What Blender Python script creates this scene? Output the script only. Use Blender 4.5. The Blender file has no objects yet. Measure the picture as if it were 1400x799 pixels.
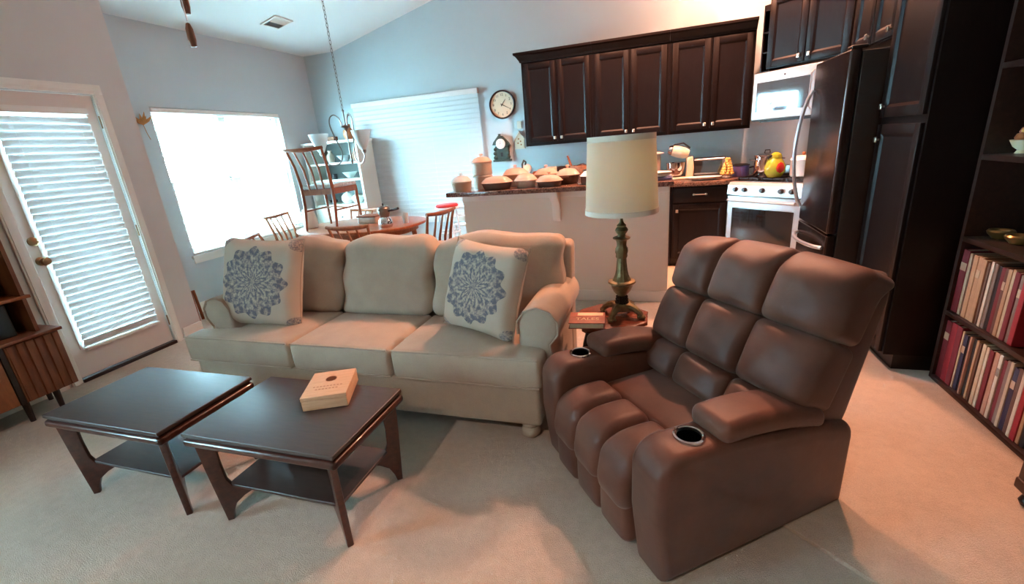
import bpy, math, random
from mathutils import Vector, Matrix
random.seed(7)
PI = math.pi
sc = bpy.context.scene
C = sc.collection

# ------------------------------------------------------------------ camera
F_PX, HC = 614.0, 1.43
PITCH, ROLL, YAW = math.radians(17.936), math.radians(4.8645), math.radians(-18.626)
cy, sy, cp, sp, cr, sr = math.cos(YAW), math.sin(YAW), math.cos(PITCH), math.sin(PITCH), math.cos(ROLL), math.sin(ROLL)
_right, _fw0, _up = Vector((cy, -sy, 0)), Vector((sy, cy, 0)), Vector((0, 0, 1))
_fw = cp*_fw0 - sp*_up
_dn = -(sp*_fw0 + cp*_up)
_r2 = cr*_right + sr*_dn
_d2 = -sr*_right + cr*_dn
cam = bpy.data.cameras.new('camera')
cam.sensor_width = 36.0
cam.lens = F_PX/1400*36.0
cam.clip_start = 0.02
co = bpy.data.objects.new('camera', cam)
C.objects.link(co)
m3 = Matrix((_r2, -_d2, -_fw)).transposed()
co.matrix_world = Matrix.Translation((0, 0, HC)) @ m3.to_4x4()
sc.camera = co

# ------------------------------------------------------------------ world and exposure
w = bpy.data.worlds.new('world')
sc.world = w
w.use_nodes = True
bg = w.node_tree.nodes['Background']
bg.inputs[0].default_value = (0.48, 0.82, 1.0, 1)
bg.inputs[1].default_value = 100.0
sc.view_settings.view_transform = 'Standard'
sc.view_settings.look = 'None'
sc.view_settings.gamma = 1.0
sc.view_settings.exposure = 0.12
sc.view_settings.use_curve_mapping = False
sc.cycles.sample_clamp_indirect = 0.0      # daylight through the windows must not be clipped

# ------------------------------------------------------------------ helpers
def axis_coords(a, r, seg, m):
    inner = a - r
    out = []
    if r > 0:
        out += [-(inner + r*math.tan(PI/4*(seg-i)/seg)) for i in range(seg)]
    out += [-inner + 2*inner*i/m for i in range(m+1)] if inner > 1e-9 else [0.0]
    if r > 0:
        out += [inner + r*math.tan(PI/4*(i+1)/seg) for i in range(seg)]
    return out

class MB:
    def __init__(s):
        s.v = []; s.f = []
    def add(s, vs, fs, M=None):
        o = len(s.v)
        s.v += [tuple(M @ Vector(p)) for p in vs] if M is not None else [tuple(p) for p in vs]
        s.f += [tuple(i+o for i in f) for f in fs]
        return s
    def box(s, x0, x1, y0, y1, z0, z1, r=0.0, seg=2, m=1, warp=None, M=None):
        c = ((x0+x1)/2, (y0+y1)/2, (z0+z1)/2)
        h = (abs(x1-x0)/2, abs(y1-y0)/2, abs(z1-z0)/2)
        r = min(r, min(h)*0.999)
        mm = (m, m, m) if isinstance(m, int) else m
        if r <= 0 and warp is None and mm == (1, 1, 1):
            vs = [(c[0]+sx*h[0], c[1]+sy_*h[1], c[2]+sz*h[2]) for sx in (-1, 1) for sy_ in (-1, 1) for sz in (-1, 1)]
            fs = [(0, 1, 3, 2), (4, 6, 7, 5), (0, 4, 5, 1), (2, 3, 7, 6), (0, 2, 6, 4), (1, 5, 7, 3)]
            return s.add(vs, fs, M)
        A = [axis_coords(h[i], r, seg, mm[i]) for i in range(3)]
        idx = {}; vs = []; fs = []
        def vid(p):
            k = (round(p[0], 7), round(p[1], 7), round(p[2], 7))
            if k not in idx:
                q = [max(-(h[i]-r), min(h[i]-r, p[i])) for i in range(3)]
                d = [p[i]-q[i] for i in range(3)]
                L = math.sqrt(sum(t*t for t in d))
                pp = [q[i]+(r*d[i]/L if L > 1e-12 else 0) for i in range(3)] if r > 0 else list(p)
                pp = [pp[i]+c[i] for i in range(3)]
                if warp: pp = warp(*pp)
                idx[k] = len(vs); vs.append(tuple(pp))
            return idx[k]
        for ax in range(3):
            b, d = (ax+1) % 3, (ax+2) % 3
            for sg in (-1, 1):
                for i in range(len(A[b])-1):
                    for j in range(len(A[d])-1):
                        q = []
                        for (ii, jj) in ((i, j), (i+1, j), (i+1, j+1), (i, j+1)):
                            p = [0, 0, 0]; p[ax] = sg*h[ax]; p[b] = A[b][ii]; p[d] = A[d][jj]
                            q.append(vid(p))
                        fs.append(tuple(q) if sg > 0 else tuple(reversed(q)))
        return s.add(vs, fs, M)
    def lathe(s, prof, c=(0, 0, 0), n=24, sx=1.0, sy=1.0, M=None, flute=0, fa=0.0):
        vs = []; fs = []
        for (r, z) in prof:
            for k in range(n):
                a = 2*PI*k/n
                rr = r*(1+fa*math.cos(flute*a)) if flute else r
                vs.append((c[0]+rr*math.cos(a)*sx, c[1]+rr*math.sin(a)*sy, c[2]+z))
        for i in range(len(prof)-1):
            for k in range(n):
                k2 = (k+1) % n
                fs.append((i*n+k, i*n+k2, (i+1)*n+k2, (i+1)*n+k))
        if prof[0][0] > 1e-6: fs.append(tuple(reversed(range(n))))
        if prof[-1][0] > 1e-6: fs.append(tuple(range((len(prof)-1)*n, len(prof)*n)))
        return s.add(vs, fs, M)
    def tube(s, pts, r, n=8, M=None, closed=False):
        pts = [Vector(p) for p in pts]
        N = len(pts)
        rs = r if isinstance(r, (list, tuple)) else [r]*N
        vs = []; fs = []
        t0 = (pts[1]-pts[0]).normalized()
        up = Vector((0, 0, 1)) if abs(t0.z) < 0.9 else Vector((1, 0, 0))
        nx = t0.cross(up).normalized()
        for i, p in enumerate(pts):
            if closed:
                t = (pts[(i+1) % N]-pts[i-1]).normalized()
            else:
                t = (pts[min(i+1, N-1)]-pts[max(i-1, 0)]).normalized()
            nx = (nx - t*nx.dot(t)).normalized()
            ny = t.cross(nx)
            for k in range(n):
                a = 2*PI*k/n
                vs.append(p + (nx*math.cos(a)+ny*math.sin(a))*rs[i])
        for i in range(N if closed else N-1):
            j = (i+1) % N
            for k in range(n):
                k2 = (k+1) % n
                fs.append((i*n+k, i*n+k2, j*n+k2, j*n+k))
        if not closed:
            fs.append(tuple(reversed(range(n)))); fs.append(tuple(range((N-1)*n, N*n)))
        return s.add(vs, fs, M)
    def prism(s, out, axis, t0, t1, r=0.0, seg=3, M=None, warp=None):
        # out: 2D outline, ccw; axis x -> (y,z), y -> (x,z), z -> (x,y)
        if sum(out[i-1][0]*out[i][1]-out[i][0]*out[i-1][1] for i in range(len(out))) < 0: out = list(reversed(out))
        n = len(out)
        nor = []
        for i in range(n):
            a, b, c_ = out[i-1], out[i], out[(i+1) % n]
            e1 = Vector((b[0]-a[0], b[1]-a[1])).normalized(); e2 = Vector((c_[0]-b[0], c_[1]-b[1])).normalized()
            m = Vector((e1.y+e2.y, -e1.x-e2.x))
            m = m.normalized() if m.length > 1e-6 else Vector((e1.y, -e1.x))
            k = 1/max(0.5, m.dot(Vector((e1.y, -e1.x))))
            nor.append(m*k)
        rings = []
        if r > 0:
            for i in range(seg+1):
                a = PI/2*i/seg
                rings.append((t0 + r*(1-math.sin(a)), r*(1-math.cos(a))))
            rings = [(t0 + r*(1-math.sin(PI/2*i/seg)), r*(1-math.cos(PI/2*i/seg))) for i in range(seg, -1, -1)]
            rings += [(t1 - r*(1-math.sin(PI/2*i/seg)), r*(1-math.cos(PI/2*i/seg))) for i in range(0, seg+1)]
        else:
            rings = [(t0, 0), (t1, 0)]
        vs = []; fs = []
        for (t, ins) in rings:
            for i in range(n):
                p = (out[i][0]-nor[i].x*ins, out[i][1]-nor[i].y*ins)
                q = (t, p[0], p[1]) if axis == 'x' else ((p[0], t, p[1]) if axis == 'y' else (p[0], p[1], t))
                if warp: q = warp(*q)
                vs.append(q)
        flip = axis == 'y'
        for a in range(len(rings)-1):
            for i in range(n):
                j = (i+1) % n
                f = (a*n+i, a*n+j, (a+1)*n+j, (a+1)*n+i)
                fs.append(tuple(reversed(f)) if flip else f)
        f0 = tuple(range(n)); f1 = tuple(range((len(rings)-1)*n, len(rings)*n))
        fs.append(f0 if flip else tuple(reversed(f0)))
        fs.append(tuple(reversed(f1)) if flip else f1)
        return s.add(vs, fs, M)
    def mesh(s, name, mat, off=None, smooth=True, ang=38):
        me = bpy.data.meshes.new(name)
        vs = [(p[0]-off[0], p[1]-off[1], p[2]-off[2]) for p in s.v] if off is not None else s.v
        me.from_pydata(vs, [], s.f)
        me.validate()
        if mat: me.materials.append(mat)
        if smooth:
            me.shade_smooth()
            me.set_sharp_from_angle(angle=math.radians(ang))
        return me
    def build(s, name, mat, parent=None, world=False, smooth=True, ang=38):
        # world=True: vertices are world coordinates, the parent (unrotated) sits at its own location
        off = None
        if world and parent is not None:
            off = Vector((0, 0, 0)); p = parent
            while p is not None:
                off = off + p.location; p = p.parent
        me = s.mesh(name, mat, off, smooth, ang)
        o = bpy.data.objects.new(name, me)
        C.objects.link(o)
        if parent is not None: o.parent = parent
        return o

def tag(o, label=None, cat=None, group=None, kind=None):
    if label: o['label'] = label
    if cat: o['category'] = cat
    if group: o['group'] = group
    if kind: o['kind'] = kind
    return o
def thing(name, label, cat, loc=(0, 0, 0), rz=0.0, group=None, kind=None):
    o = bpy.data.objects.new(name, None)
    C.objects.link(o)
    o.empty_display_size = 0.1
    o.location = loc; o.rotation_euler = (0, 0, rz)
    return tag(o, label, cat, group, kind)
def single(name, mb, mat, label, cat, loc=None, rz=0.0, group=None, kind=None, smooth=True):
    # one-mesh thing; vertices local when loc is given
    o = mb.build(name, mat, None, smooth=smooth)
    if loc is not None: o.location = loc
    o.rotation_euler = (0, 0, rz)
    return tag(o, label, cat, group, kind)
def share(src, parent=None, loc=None):
    o = src.copy(); C.objects.link(o)
    if parent is not None: o.parent = parent
    if loc is not None: o.location = loc
    return o
def dup(root, loc, rz=0.0, label=None, group=None):
    r = root.copy(); C.objects.link(r)
    r.location = loc; r.rotation_euler = (0, 0, rz)
    if label: r['label'] = label
    if group: r['group'] = group
    for ch in list(root.children):
        c = ch.copy(); C.objects.link(c); c.parent = r
        for g in list(ch.children):
            d = g.copy(); C.objects.link(d); d.parent = c
    return r
def cut(o, cutter_mb):
    me = cutter_mb.mesh('cutter', None)
    k = bpy.data.objects.new('cutter', me)
    C.objects.link(k)
    k.parent = o.parent
    bpy.context.view_layer.update()
    md = o.modifiers.new('b', 'BOOLEAN'); md.object = k; md.operation = 'DIFFERENCE'; md.solver = 'EXACT'
    bpy.context.view_layer.update()
    ev = o.evaluated_get(bpy.context.evaluated_depsgraph_get())
    nm = bpy.data.meshes.new_from_object(ev)
    o.modifiers.clear()
    o.data = nm
    nm.shade_smooth(); nm.set_sharp_from_angle(angle=math.radians(38))
    bpy.data.objects.remove(k, do_unlink=True)
def text_mesh(name, txt, size, mat, parent, loc, rot, extr=0.0004, align='CENTER'):
    cu = bpy.data.curves.new(name, 'FONT')
    cu.body = txt; cu.size = size; cu.extrude = extr; cu.align_x = align; cu.align_y = 'CENTER'; cu.resolution_u = 3
    t = bpy.data.objects.new(name, cu); C.objects.link(t)
    bpy.context.view_layer.update()
    me = bpy.data.meshes.new_from_object(t.evaluated_get(bpy.context.evaluated_depsgraph_get()))
    bpy.data.objects.remove(t, do_unlink=True)
    me.name = name
    me.materials.clear(); me.materials.append(mat)
    o = bpy.data.objects.new(name, me); C.objects.link(o)
    o.parent = parent; o.location = loc; o.rotation_euler = rot
    return o

# ------------------------------------------------------------------ materials
def srgb(r, g, b):
    f = lambda c: (c/255/12.92) if c/255 <= 0.04045 else ((c/255+0.055)/1.055)**2.4
    return (f(r), f(g), f(b), 1)
class NT:
    def __init__(s, name):
        s.m = bpy.data.materials.new(name); s.m.use_nodes = True
        s.t = s.m.node_tree; s.n = s.t.nodes; s.b = s.n['Principled BSDF']; s.out = s.n['Material Output']
    def node(s, t, **kw):
        n = s.n.new(t)
        for k, v in kw.items(): setattr(n, k, v)
        return n
    def link(s, a, b): s.t.links.new(a, b)
    def math(s, op, a, b=None, clamp=False):
        n = s.node('ShaderNodeMath', operation=op); n.use_clamp = clamp
        for i, x in enumerate((a, b)):
            if x is None: continue
            if isinstance(x, (int, float)): n.inputs[i].default_value = x
            else: s.link(x, n.inputs[i])
        return n.outputs[0]
    def coords(s, kind='Object', scale=(1, 1, 1)):
        tc = s.node('ShaderNodeTexCoord'); mp = s.node('ShaderNodeMapping')
        mp.inputs['Scale'].default_value = scale
        s.link(tc.outputs[kind], mp.inputs[0])
        return mp.outputs[0]
    def noise(s, vec, scale, detail=3, rough=0.55):
        n = s.node('ShaderNodeTexNoise'); n.inputs['Scale'].default_value = scale
        n.inputs['Detail'].default_value = detail; n.inputs['Roughness'].default_value = rough
        s.link(vec, n.inputs['Vector']); return n.outputs['Fac']
    def ramp(s, fac, stops):
        n = s.node('ShaderNodeValToRGB'); e = n.color_ramp.elements
        while len(e) < len(stops): e.new(0.5)
        for el, (p, c) in zip(e, stops): el.position = p; el.color = c
        s.link(fac, n.inputs[0]); return n.outputs[0]
    def bump(s, h, strength, dist=0.01):
        n = s.node('ShaderNodeBump'); n.inputs['Strength'].default_value = strength; n.inputs['Distance'].default_value = dist
        s.link(h, n.inputs['Height']); s.link(n.outputs[0], s.b.inputs['Normal'])
def plain(name, col, rough=0.5, metal=0.0, var=0.0, vs=6.0, bump=0.0, bs=60.0, spec=0.5, coat=0.0):
    k = NT(name); b = k.b
    b.inputs['Base Color'].default_value = col; b.inputs['Roughness'].default_value = rough; b.inputs['Metallic'].default_value = metal
    b.inputs['Specular IOR Level'].default_value = spec; b.inputs['Coat Weight'].default_value = coat
    if var or bump: vec = k.coords()
    if var:
        lo = tuple(c*(1-var) for c in col[:3])+(1,); hi = tuple(min(1, c*(1+var)) for c in col[:3])+(1,)
        k.link(k.ramp(k.noise(vec, vs, 4), [(0.3, lo), (0.7, hi)]), b.inputs['Base Color'])
    if bump: k.bump(k.noise(vec, bs, 3), bump, 0.004)
    return k.m
def wood(name, c1, c2, rough=0.35, scale=(1, 8, 8), coat=0.0, s=6.0, spec=0.5):
    k = NT(name); vec = k.coords(scale=scale)
    n = k.noise(vec, s, 6, 0.65)
    k.link(k.ramp(n, [(0.3, c1), (0.7, c2)]), k.b.inputs['Base Color'])
    k.b.inputs['Roughness'].default_value = rough; k.b.inputs['Coat Weight'].default_value = coat
    k.b.inputs['Specular IOR Level'].default_value = spec
    k.bump(n, 0.08, 0.003)
    return k.m
def fabric(name, col, var=0.12, weave=420.0, rough=0.9, bump=0.25):
    k = NT(name); vec = k.coords()
    f = k.noise(vec, weave, 2, 0.5); g = k.noise(vec, 9, 3)
    mix = k.math('ADD', k.math('MULTIPLY', f, 0.6), k.math('MULTIPLY', g, 0.4))
    lo = tuple(c*(1-var) for c in col[:3])+(1,); hi = tuple(min(1, c*(1+var)) for c in col[:3])+(1,)
    k.link(k.ramp(mix, [(0.35, lo), (0.65, hi)]), k.b.inputs['Base Color'])
    k.b.inputs['Roughness'].default_value = rough; k.b.inputs['Specular IOR Level'].default_value = 0.2
    k.b.inputs['Sheen Weight'].default_value = 0.15
    h = k.math('ADD', k.math('MULTIPLY', f, 0.5), k.noise(vec, 14, 4))
    k.bump(h, bump, 0.006)
    return k.m
def glass_mat(name, tint=(0.93, 0.97, 0.97, 1)):
    k = NT(name)
    tr = k.node('ShaderNodeBsdfTransparent'); tr.inputs[0].default_value = tint
    gl = k.node('ShaderNodeBsdfGlossy'); gl.inputs['Roughness'].default_value = 0.02
    lw = k.node('ShaderNodeLayerWeight'); lw.inputs[0].default_value = 0.5
    fr = k.math('ADD', 0.03, k.math('MULTIPLY', k.math('POWER', lw.outputs['Facing'], 5.0), 0.9))
    mx = k.node('ShaderNodeMixShader')
    k.link(fr, mx.inputs[0]); k.link(tr.outputs[0], mx.inputs[1]); k.link(gl.outputs[0], mx.inputs[2])
    k.link(mx.outputs[0], k.out.inputs[0])
    return k.m
def translucent_mat(name, col, tcol, fac=0.4, rough=0.6):
    k = NT(name); k.b.inputs['Base Color'].default_value = col; k.b.inputs['Roughness'].default_value = rough
    t = k.node('ShaderNodeBsdfTranslucent'); t.inputs[0].default_value = tcol
    mx = k.node('ShaderNodeMixShader'); mx.inputs[0].default_value = fac
    k.link(k.b.outputs[0], mx.inputs[1]); k.link(t.outputs[0], mx.inputs[2]); k.link(mx.outputs[0], k.out.inputs[0])
    return k.m
def emit_mat(name, col, st):
    k = NT(name); e = k.node('ShaderNodeEmission'); e.inputs[0].default_value = col; e.inputs[1].default_value = st
    k.link(e.outputs[0], k.out.inputs[0]); return k.m
def carpet_mat(name, col):
    k = NT(name); vec = k.coords()
    f = k.noise(vec, 260, 2, 0.6); g = k.noise(vec, 1.6, 3); h2 = k.noise(vec, 26, 3)
    mix = k.math('ADD', k.math('ADD', k.math('MULTIPLY', f, 0.45), k.math('MULTIPLY', g, 0.35)), k.math('MULTIPLY', h2, 0.2))
    lo = tuple(c*0.80 for c in col[:3])+(1,); hi = tuple(min(1, c*1.14) for c in col[:3])+(1,)
    k.link(k.ramp(mix, [(0.38, lo), (0.62, hi)]), k.b.inputs['Base Color'])
    k.b.inputs['Roughness'].default_value = 0.95; k.b.inputs['Specular IOR Level'].default_value = 0.1
    k.b.inputs['Sheen Weight'].default_value = 0.2
    k.bump(k.math('ADD', f, h2), 0.6, 0.012)
    return k.m
def granite_mat(name):
    k = NT(name); vec = k.coords()
    n = k.noise(vec, 70, 6, 0.7); g = k.noise(vec, 14, 3)
    mix = k.math('ADD', k.math('MULTIPLY', n, 0.75), k.math('MULTIPLY', g, 0.25))
    k.link(k.ramp(mix, [(0.32, srgb(38, 28, 26)), (0.48, srgb(96, 70, 60)), (0.58, srgb(140, 112, 98)), (0.7, srgb(62, 48, 46))]), k.b.inputs['Base Color'])
    k.b.inputs['Roughness'].default_value = 0.15
    return k.m
def leather_mat(name):
    k = NT(name); vec = k.coords()
    n = k.noise(vec, 5, 4); f = k.noise(vec, 180, 3, 0.6)
    k.link(k.ramp(n, [(0.28, srgb(72, 42, 30)), (0.72, srgb(102, 62, 44))]), k.b.inputs['Base Color'])
    k.b.inputs['Roughness'].default_value = 0.52; k.b.inputs['Specular IOR Level'].default_value = 0.4
    k.b.inputs['Sheen Weight'].default_value = 0.12
    k.bump(k.math('ADD', k.math('MULTIPLY', f, 0.3), k.noise(vec, 22, 4)), 0.16, 0.006)
    return k.m
def medallion_mat(name, base, ink, R0, cx=0.0, cz=0.0):
    # blue-grey lace medallion on linen; pattern plane is local x-z
    k = NT(name)
    tc = k.node('ShaderNodeTexCoord'); sep = k.node('ShaderNodeSeparateXYZ'); k.link(tc.outputs['Object'], sep.inputs[0])
    x = k.math('SUBTRACT', sep.outputs[0], cx); z = k.math('SUBTRACT', sep.outputs[2], cz)
    r = k.math('SQRT', k.math('ADD', k.math('MULTIPLY', x, x), k.math('MULTIPLY', z, z)))
    th = k.math('ARCTAN2', z, x)
    edge = k.math('ADD', R0, k.math('MULTIPLY', k.math('COSINE', k.math('MULTIPLY', th, 12)), R0*0.07))
    inside = k.math('GREATER_THAN', edge, r)
    vec = k.coords()
    nz = k.noise(vec, 85, 3, 0.6)
    petals = k.math('SINE', k.math('ADD', k.math('MULTIPLY', r, 105), k.math('MULTIPLY', k.math('COSINE', k.math('MULTIPLY', th, 12)), 2.6)))
    pet2 = k.math('SINE', k.math('ADD', k.math('MULTIPLY', th, 24), k.math('MULTIPLY', r, 60)))
    pat = k.math('ADD', k.math('ADD', k.math('MULTIPLY', petals, 0.15), k.math('MULTIPLY', pet2, 0.09)), k.math('MULTIPLY', nz, 1.5))
    rim = k.math('MULTIPLY', k.math('GREATER_THAN', r, R0*0.82), 0.12)
    on = k.math('MULTIPLY', inside, k.math('MULTIPLY', k.math('SUBTRACT', k.math('ADD', pat, rim), 0.46, True), 2.0, True))
    # corner motifs
    ax = k.math('ABSOLUTE', x); az = k.math('ABSOLUTE', z)
    dx = k.math('SUBTRACT', ax, R0*1.32); dz = k.math('SUBTRACT', az, R0*1.32)
    rc = k.math('SQRT', k.math('ADD', k.math('MULTIPLY', dx, dx), k.math('MULTIPLY', dz, dz)))
    con = k.math('MULTIPLY', k.math('GREATER_THAN', R0*0.36, rc), k.math('MULTIPLY', k.math('SUBTRACT', k.math('MULTIPLY', nz, 1.5), 0.5, True), 2.0, True))
    tot = k.math('MAXIMUM', on, con)
    mx = k.node('ShaderNodeMix', data_type='RGBA')
    k.link(tot, mx.inputs['Factor']); mx.inputs['A'].default_value = base; mx.inputs['B'].default_value = ink
    k.link(mx.outputs['Result'], k.b.inputs['Base Color'])
    k.b.inputs['Roughness'].default_value = 0.9; k.b.inputs['Specular IOR Level'].default_value = 0.15
    k.bump(k.math('ADD', k.noise(vec, 300, 2), k.noise(vec, 12, 3)), 0.3, 0.005)
    return k.m

M = {}
M['wall'] = plain('wall_paint', srgb(203, 201, 198), 0.85, var=0.02, vs=2, bump=0.05, bs=220, spec=0.2)
M['wall_daylit'] = plain('wall_paint_cool_lit', srgb(190, 203, 207), 0.85, var=0.02, vs=2, bump=0.05, bs=220, spec=0.2)  # cool daylight on the dining and back walls, mixed into their colour
M['barwall'] = plain('bar_wall_paint', srgb(222, 215, 202), 0.85, var=0.02, vs=2, bump=0.05, bs=220, spec=0.2)
M['ceil'] = plain('ceiling_paint', srgb(226, 226, 224), 0.9, var=0.01, vs=2, bump=0.05, bs=150, spec=0.2)
M['trim'] = plain('trim_white', srgb(226, 222, 214), 0.45)
M['door'] = plain('door_white', srgb(222, 214, 206), 0.45)
M['carpet'] = carpet_mat('carpet_beige', srgb(186, 174, 158))
M['rug'] = carpet_mat('carpet_beige_thick', srgb(188, 174, 156))
M['tile'] = plain('kitchen_floor_vinyl', srgb(200, 180, 155), 0.4, var=0.08)
M['glass'] = glass_mat('window_glass')
M['slat'] = translucent_mat('blind_slat', srgb(236, 236, 232), srgb(226, 236, 236), 0.006, 0.45)
M['slat2'] = translucent_mat('blind_slat_closed', srgb(206, 208, 208), srgb(232, 236, 236), 0.006, 0.45)
M['blindrail'] = plain('blind_rail', srgb(232, 230, 226), 0.4)
M['cord'] = plain('blind_cord', srgb(225, 225, 220), 0.8)
M['brass'] = plain('aged_brass', srgb(150, 120, 88), 0.35, 0.9)
M['steel'] = plain('steel', srgb(190, 190, 190), 0.3, 1.0)
M['sofa'] = fabric('sofa_linen', srgb(172, 158, 140), 0.10)
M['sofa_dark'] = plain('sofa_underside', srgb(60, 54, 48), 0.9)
M['leather'] = leather_mat('recliner_leather')
M['black'] = plain('black_plastic', srgb(14, 13, 13), 0.4)
M['chrome'] = plain('chrome', srgb(205, 205, 210), 0.12, 1.0)
M['walnut'] = wood('walnut_dark', srgb(48, 26, 20), srgb(78, 42, 32), 0.28, (2, 10, 10), 0.3)
M['walnut_top'] = wood('walnut_top', srgb(44, 32, 28), srgb(62, 46, 40), 0.44, (2, 14, 14), 0.0, spec=1.0)
M['maple'] = wood('pale_box_wood', srgb(206, 168, 132), srgb(222, 186, 150), 0.5, (2, 16, 16))
M['print'] = plain('faint_print', srgb(176, 128, 100), 0.6)
M['teak'] = wood('teak', srgb(92, 48, 28), srgb(130, 72, 42), 0.4, (6, 6, 1.2))
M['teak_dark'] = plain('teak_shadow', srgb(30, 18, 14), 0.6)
M['mahog'] = wood('mahogany', srgb(92, 48, 34), srgb(128, 70, 50), 0.22, (3, 10, 10), 0.3)
M['iron'] = plain('dark_carved_wood', srgb(34, 24, 20), 0.5, bump=0.2, bs=40)
M['bronze'] = plain('aged_bronze', srgb(112, 96, 62), 0.42, 0.55, var=0.35, vs=30, bump=0.4, bs=90)
M['bronze_dark'] = plain('dark_bronze', srgb(42, 34, 24), 0.5, 0.5)
M['shade'] = translucent_mat('lamp_shade_linen', srgb(244, 238, 224), srgb(255, 248, 226), 0.68, 0.9)
M['shadetrim'] = plain('lamp_shade_trim', srgb(222, 212, 194), 0.85)
M['espresso'] = wood('espresso_cabinet', srgb(15, 9, 9), srgb(22, 14, 13), 0.42, (10, 10, 1.5), 0.0, spec=0.25)
M['espresso_in'] = plain('espresso_inside', srgb(16, 11, 10), 0.6)
M['nickel'] = plain('brushed_nickel', srgb(215, 210, 200), 0.28, 1.0)
M['granite'] = granite_mat('granite_brown')
M['stainless'] = plain('stainless_bright', srgb(180, 184, 188), 0.32, 0.75)
M['stainless_w'] = plain('stainless_panel', srgb(176, 186, 192), 0.38, 0.4)
M['ovenglass'] = plain('oven_glass', srgb(22, 24, 26), 0.06, spec=0.8)
M['mwglass'] = plain('microwave_glass', srgb(120, 130, 136), 0.04, 0.8)
M['dstainless'] = plain('dark_stainless', srgb(92, 80, 76), 0.22, 0.95)
M['dside'] = plain('fridge_side', srgb(44, 36, 33), 0.35, 0.3)
M['grate'] = plain('cast_iron', srgb(24, 20, 19), 0.6)
M['ceramic'] = plain('beige_stoneware', srgb(176, 160, 142), 0.3, var=0.06)
M['pyro'] = plain('brown_stoneware', srgb(92, 72, 62), 0.2, var=0.08)
M['lidglass'] = translucent_mat('lid_glass', srgb(226, 206, 190), srgb(230, 210, 196), 0.4, 0.08)
M['lidclear'] = translucent_mat('lid_glass_clear', srgb(214, 220, 218), srgb(220, 228, 226), 0.45, 0.08)
M['white'] = plain('white_glaze', srgb(232, 228, 222), 0.3)
M['cream'] = plain('cream_glaze', srgb(226, 210, 182), 0.35)
M['clockface'] = plain('clock_face', srgb(228, 206, 176), 0.6)
M['clockrim'] = plain('clock_rim', srgb(52, 36, 28), 0.35)
M['ink'] = plain('clock_ink', srgb(60, 48, 38), 0.6)
M['green'] = plain('verdigris_clock', srgb(46, 66, 60), 0.6, var=0.25, vs=30)
M['leaf'] = plain('dried_leaf', srgb(172, 118, 58), 0.8, var=0.2, vs=30)
M['chairwood'] = wood('chair_teak', srgb(122, 66, 34), srgb(158, 92, 50), 0.35, (6, 6, 1.5))
M['seatfab'] = plain('seat_pattern', srgb(196, 200, 200), 0.9, var=0.3, vs=45)
M['seatred'] = plain('seat_red', srgb(186, 110, 92), 0.8)
M['red'] = plain('red_vinyl', srgb(190, 44, 48), 0.45)
M['whitemetal'] = plain('white_metal', srgb(214, 224, 228), 0.4)
M['case'] = plain('bookcase_white', srgb(214, 214, 204), 0.5)
M['caseback'] = plain('bookcase_back', srgb(98, 104, 100), 0.7)
M['fixture'] = plain('satin_nickel', srgb(128, 122, 116), 0.3, 0.9)
M['frost'] = translucent_mat('frosted_glass', srgb(228, 236, 236), srgb(232, 240, 240), 0.5, 0.35)
M['shelfwood'] = wood('bookcase_dark', srgb(32, 19, 15), srgb(54, 33, 26), 0.4, (8, 1.5, 8))
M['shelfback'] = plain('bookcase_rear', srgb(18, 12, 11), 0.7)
M['gold'] = plain('brass_bowl', srgb(176, 148, 96), 0.3, 0.85)
M['paper'] = plain('page_edges', srgb(214, 200, 170), 0.8)
M['bookred'] = plain('book_cover_red', srgb(150, 84, 64), 0.45, var=0.25, vs=25)
M['bookpale'] = plain('book_cover_pale', srgb(222, 196, 160), 0.5)
M['yellow'] = plain('yellow_glaze', srgb(226, 186, 104), 0.35)
M['lime'] = plain('lime_glaze', srgb(158, 160, 48), 0.25)
M['redglaze'] = plain('red_glaze', srgb(176, 40, 32), 0.25)
M['purple'] = plain('purple_enamel', srgb(96, 84, 136), 0.35)
M['terra'] = plain('orange_glaze', srgb(176, 110, 66), 0.4)
M['wicker'] = plain('wicker', srgb(128, 88, 66), 0.8, var=0.3, vs=60, bump=0.5, bs=60)
M['vent'] = plain('vent_grey', srgb(150, 158, 160), 0.5)
M['pull'] = plain('pull_wood', srgb(120, 84, 62), 0.35, 0.2)
M['grass'] = plain('pale_paving', srgb(150, 152, 150), 0.95, var=0.12)
M['siding'] = plain('clapboard_paint', srgb(90, 94, 97), 0.8, var=0.05)
M['roofing'] = plain('roof_shingle', srgb(80, 78, 76), 0.9, var=0.2)
M['bark'] = plain('bark', srgb(92, 80, 70), 0.9)
M['foliage'] = plain('foliage', srgb(120, 134, 120), 0.8, var=0.2)
M['deckwood'] = plain('deck_paint', srgb(190, 196, 196), 0.6)

# ------------------------------------------------------------------ the shell
XD, XW, YB, XR = -4.10, -4.67, 5.76, 1.89     # door wall, dining wall, back wall, right wall
YC, YREAR, ZC, XS, SL = 2.88, -3.6, 2.83, -4.18, 0.235
def struct(name, mb, mat, label, cat, parent=None):
    o = mb.build(name, mat, parent)
    if parent is None: tag(o, label, cat, kind='structure')
    return o
def wall_with_hole(axis, pos, t, a0, a1, z0, z1, h=None):
    # wall whose inner face is at pos, extending t outwards; h = (b0,b1,c0,c1)
    mb = MB()
    def seg(b0, b1, c0, c1):
        if axis == 'x': mb.box(min(pos, pos+t), max(pos, pos+t), b0, b1, c0, c1)
        else: mb.box(b0, b1, min(pos, pos+t), max(pos, pos+t), c0, c1)
    if h is None: seg(a0, a1, z0, z1)
    else:
        seg(a0, h[0], z0, z1); seg(h[1], a1, z0, z1); seg(h[0], h[1], z0, h[2]); seg(h[0], h[1], h[3], z1)
    return mb
W1 = (3.43, 5.06, 0.60, 2.07)      # dining window: y0,y1,z0,z1
W2 = (-4.00, -2.17, 0.58, 2.14)    # back window: x0,x1,z0,z1
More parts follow.
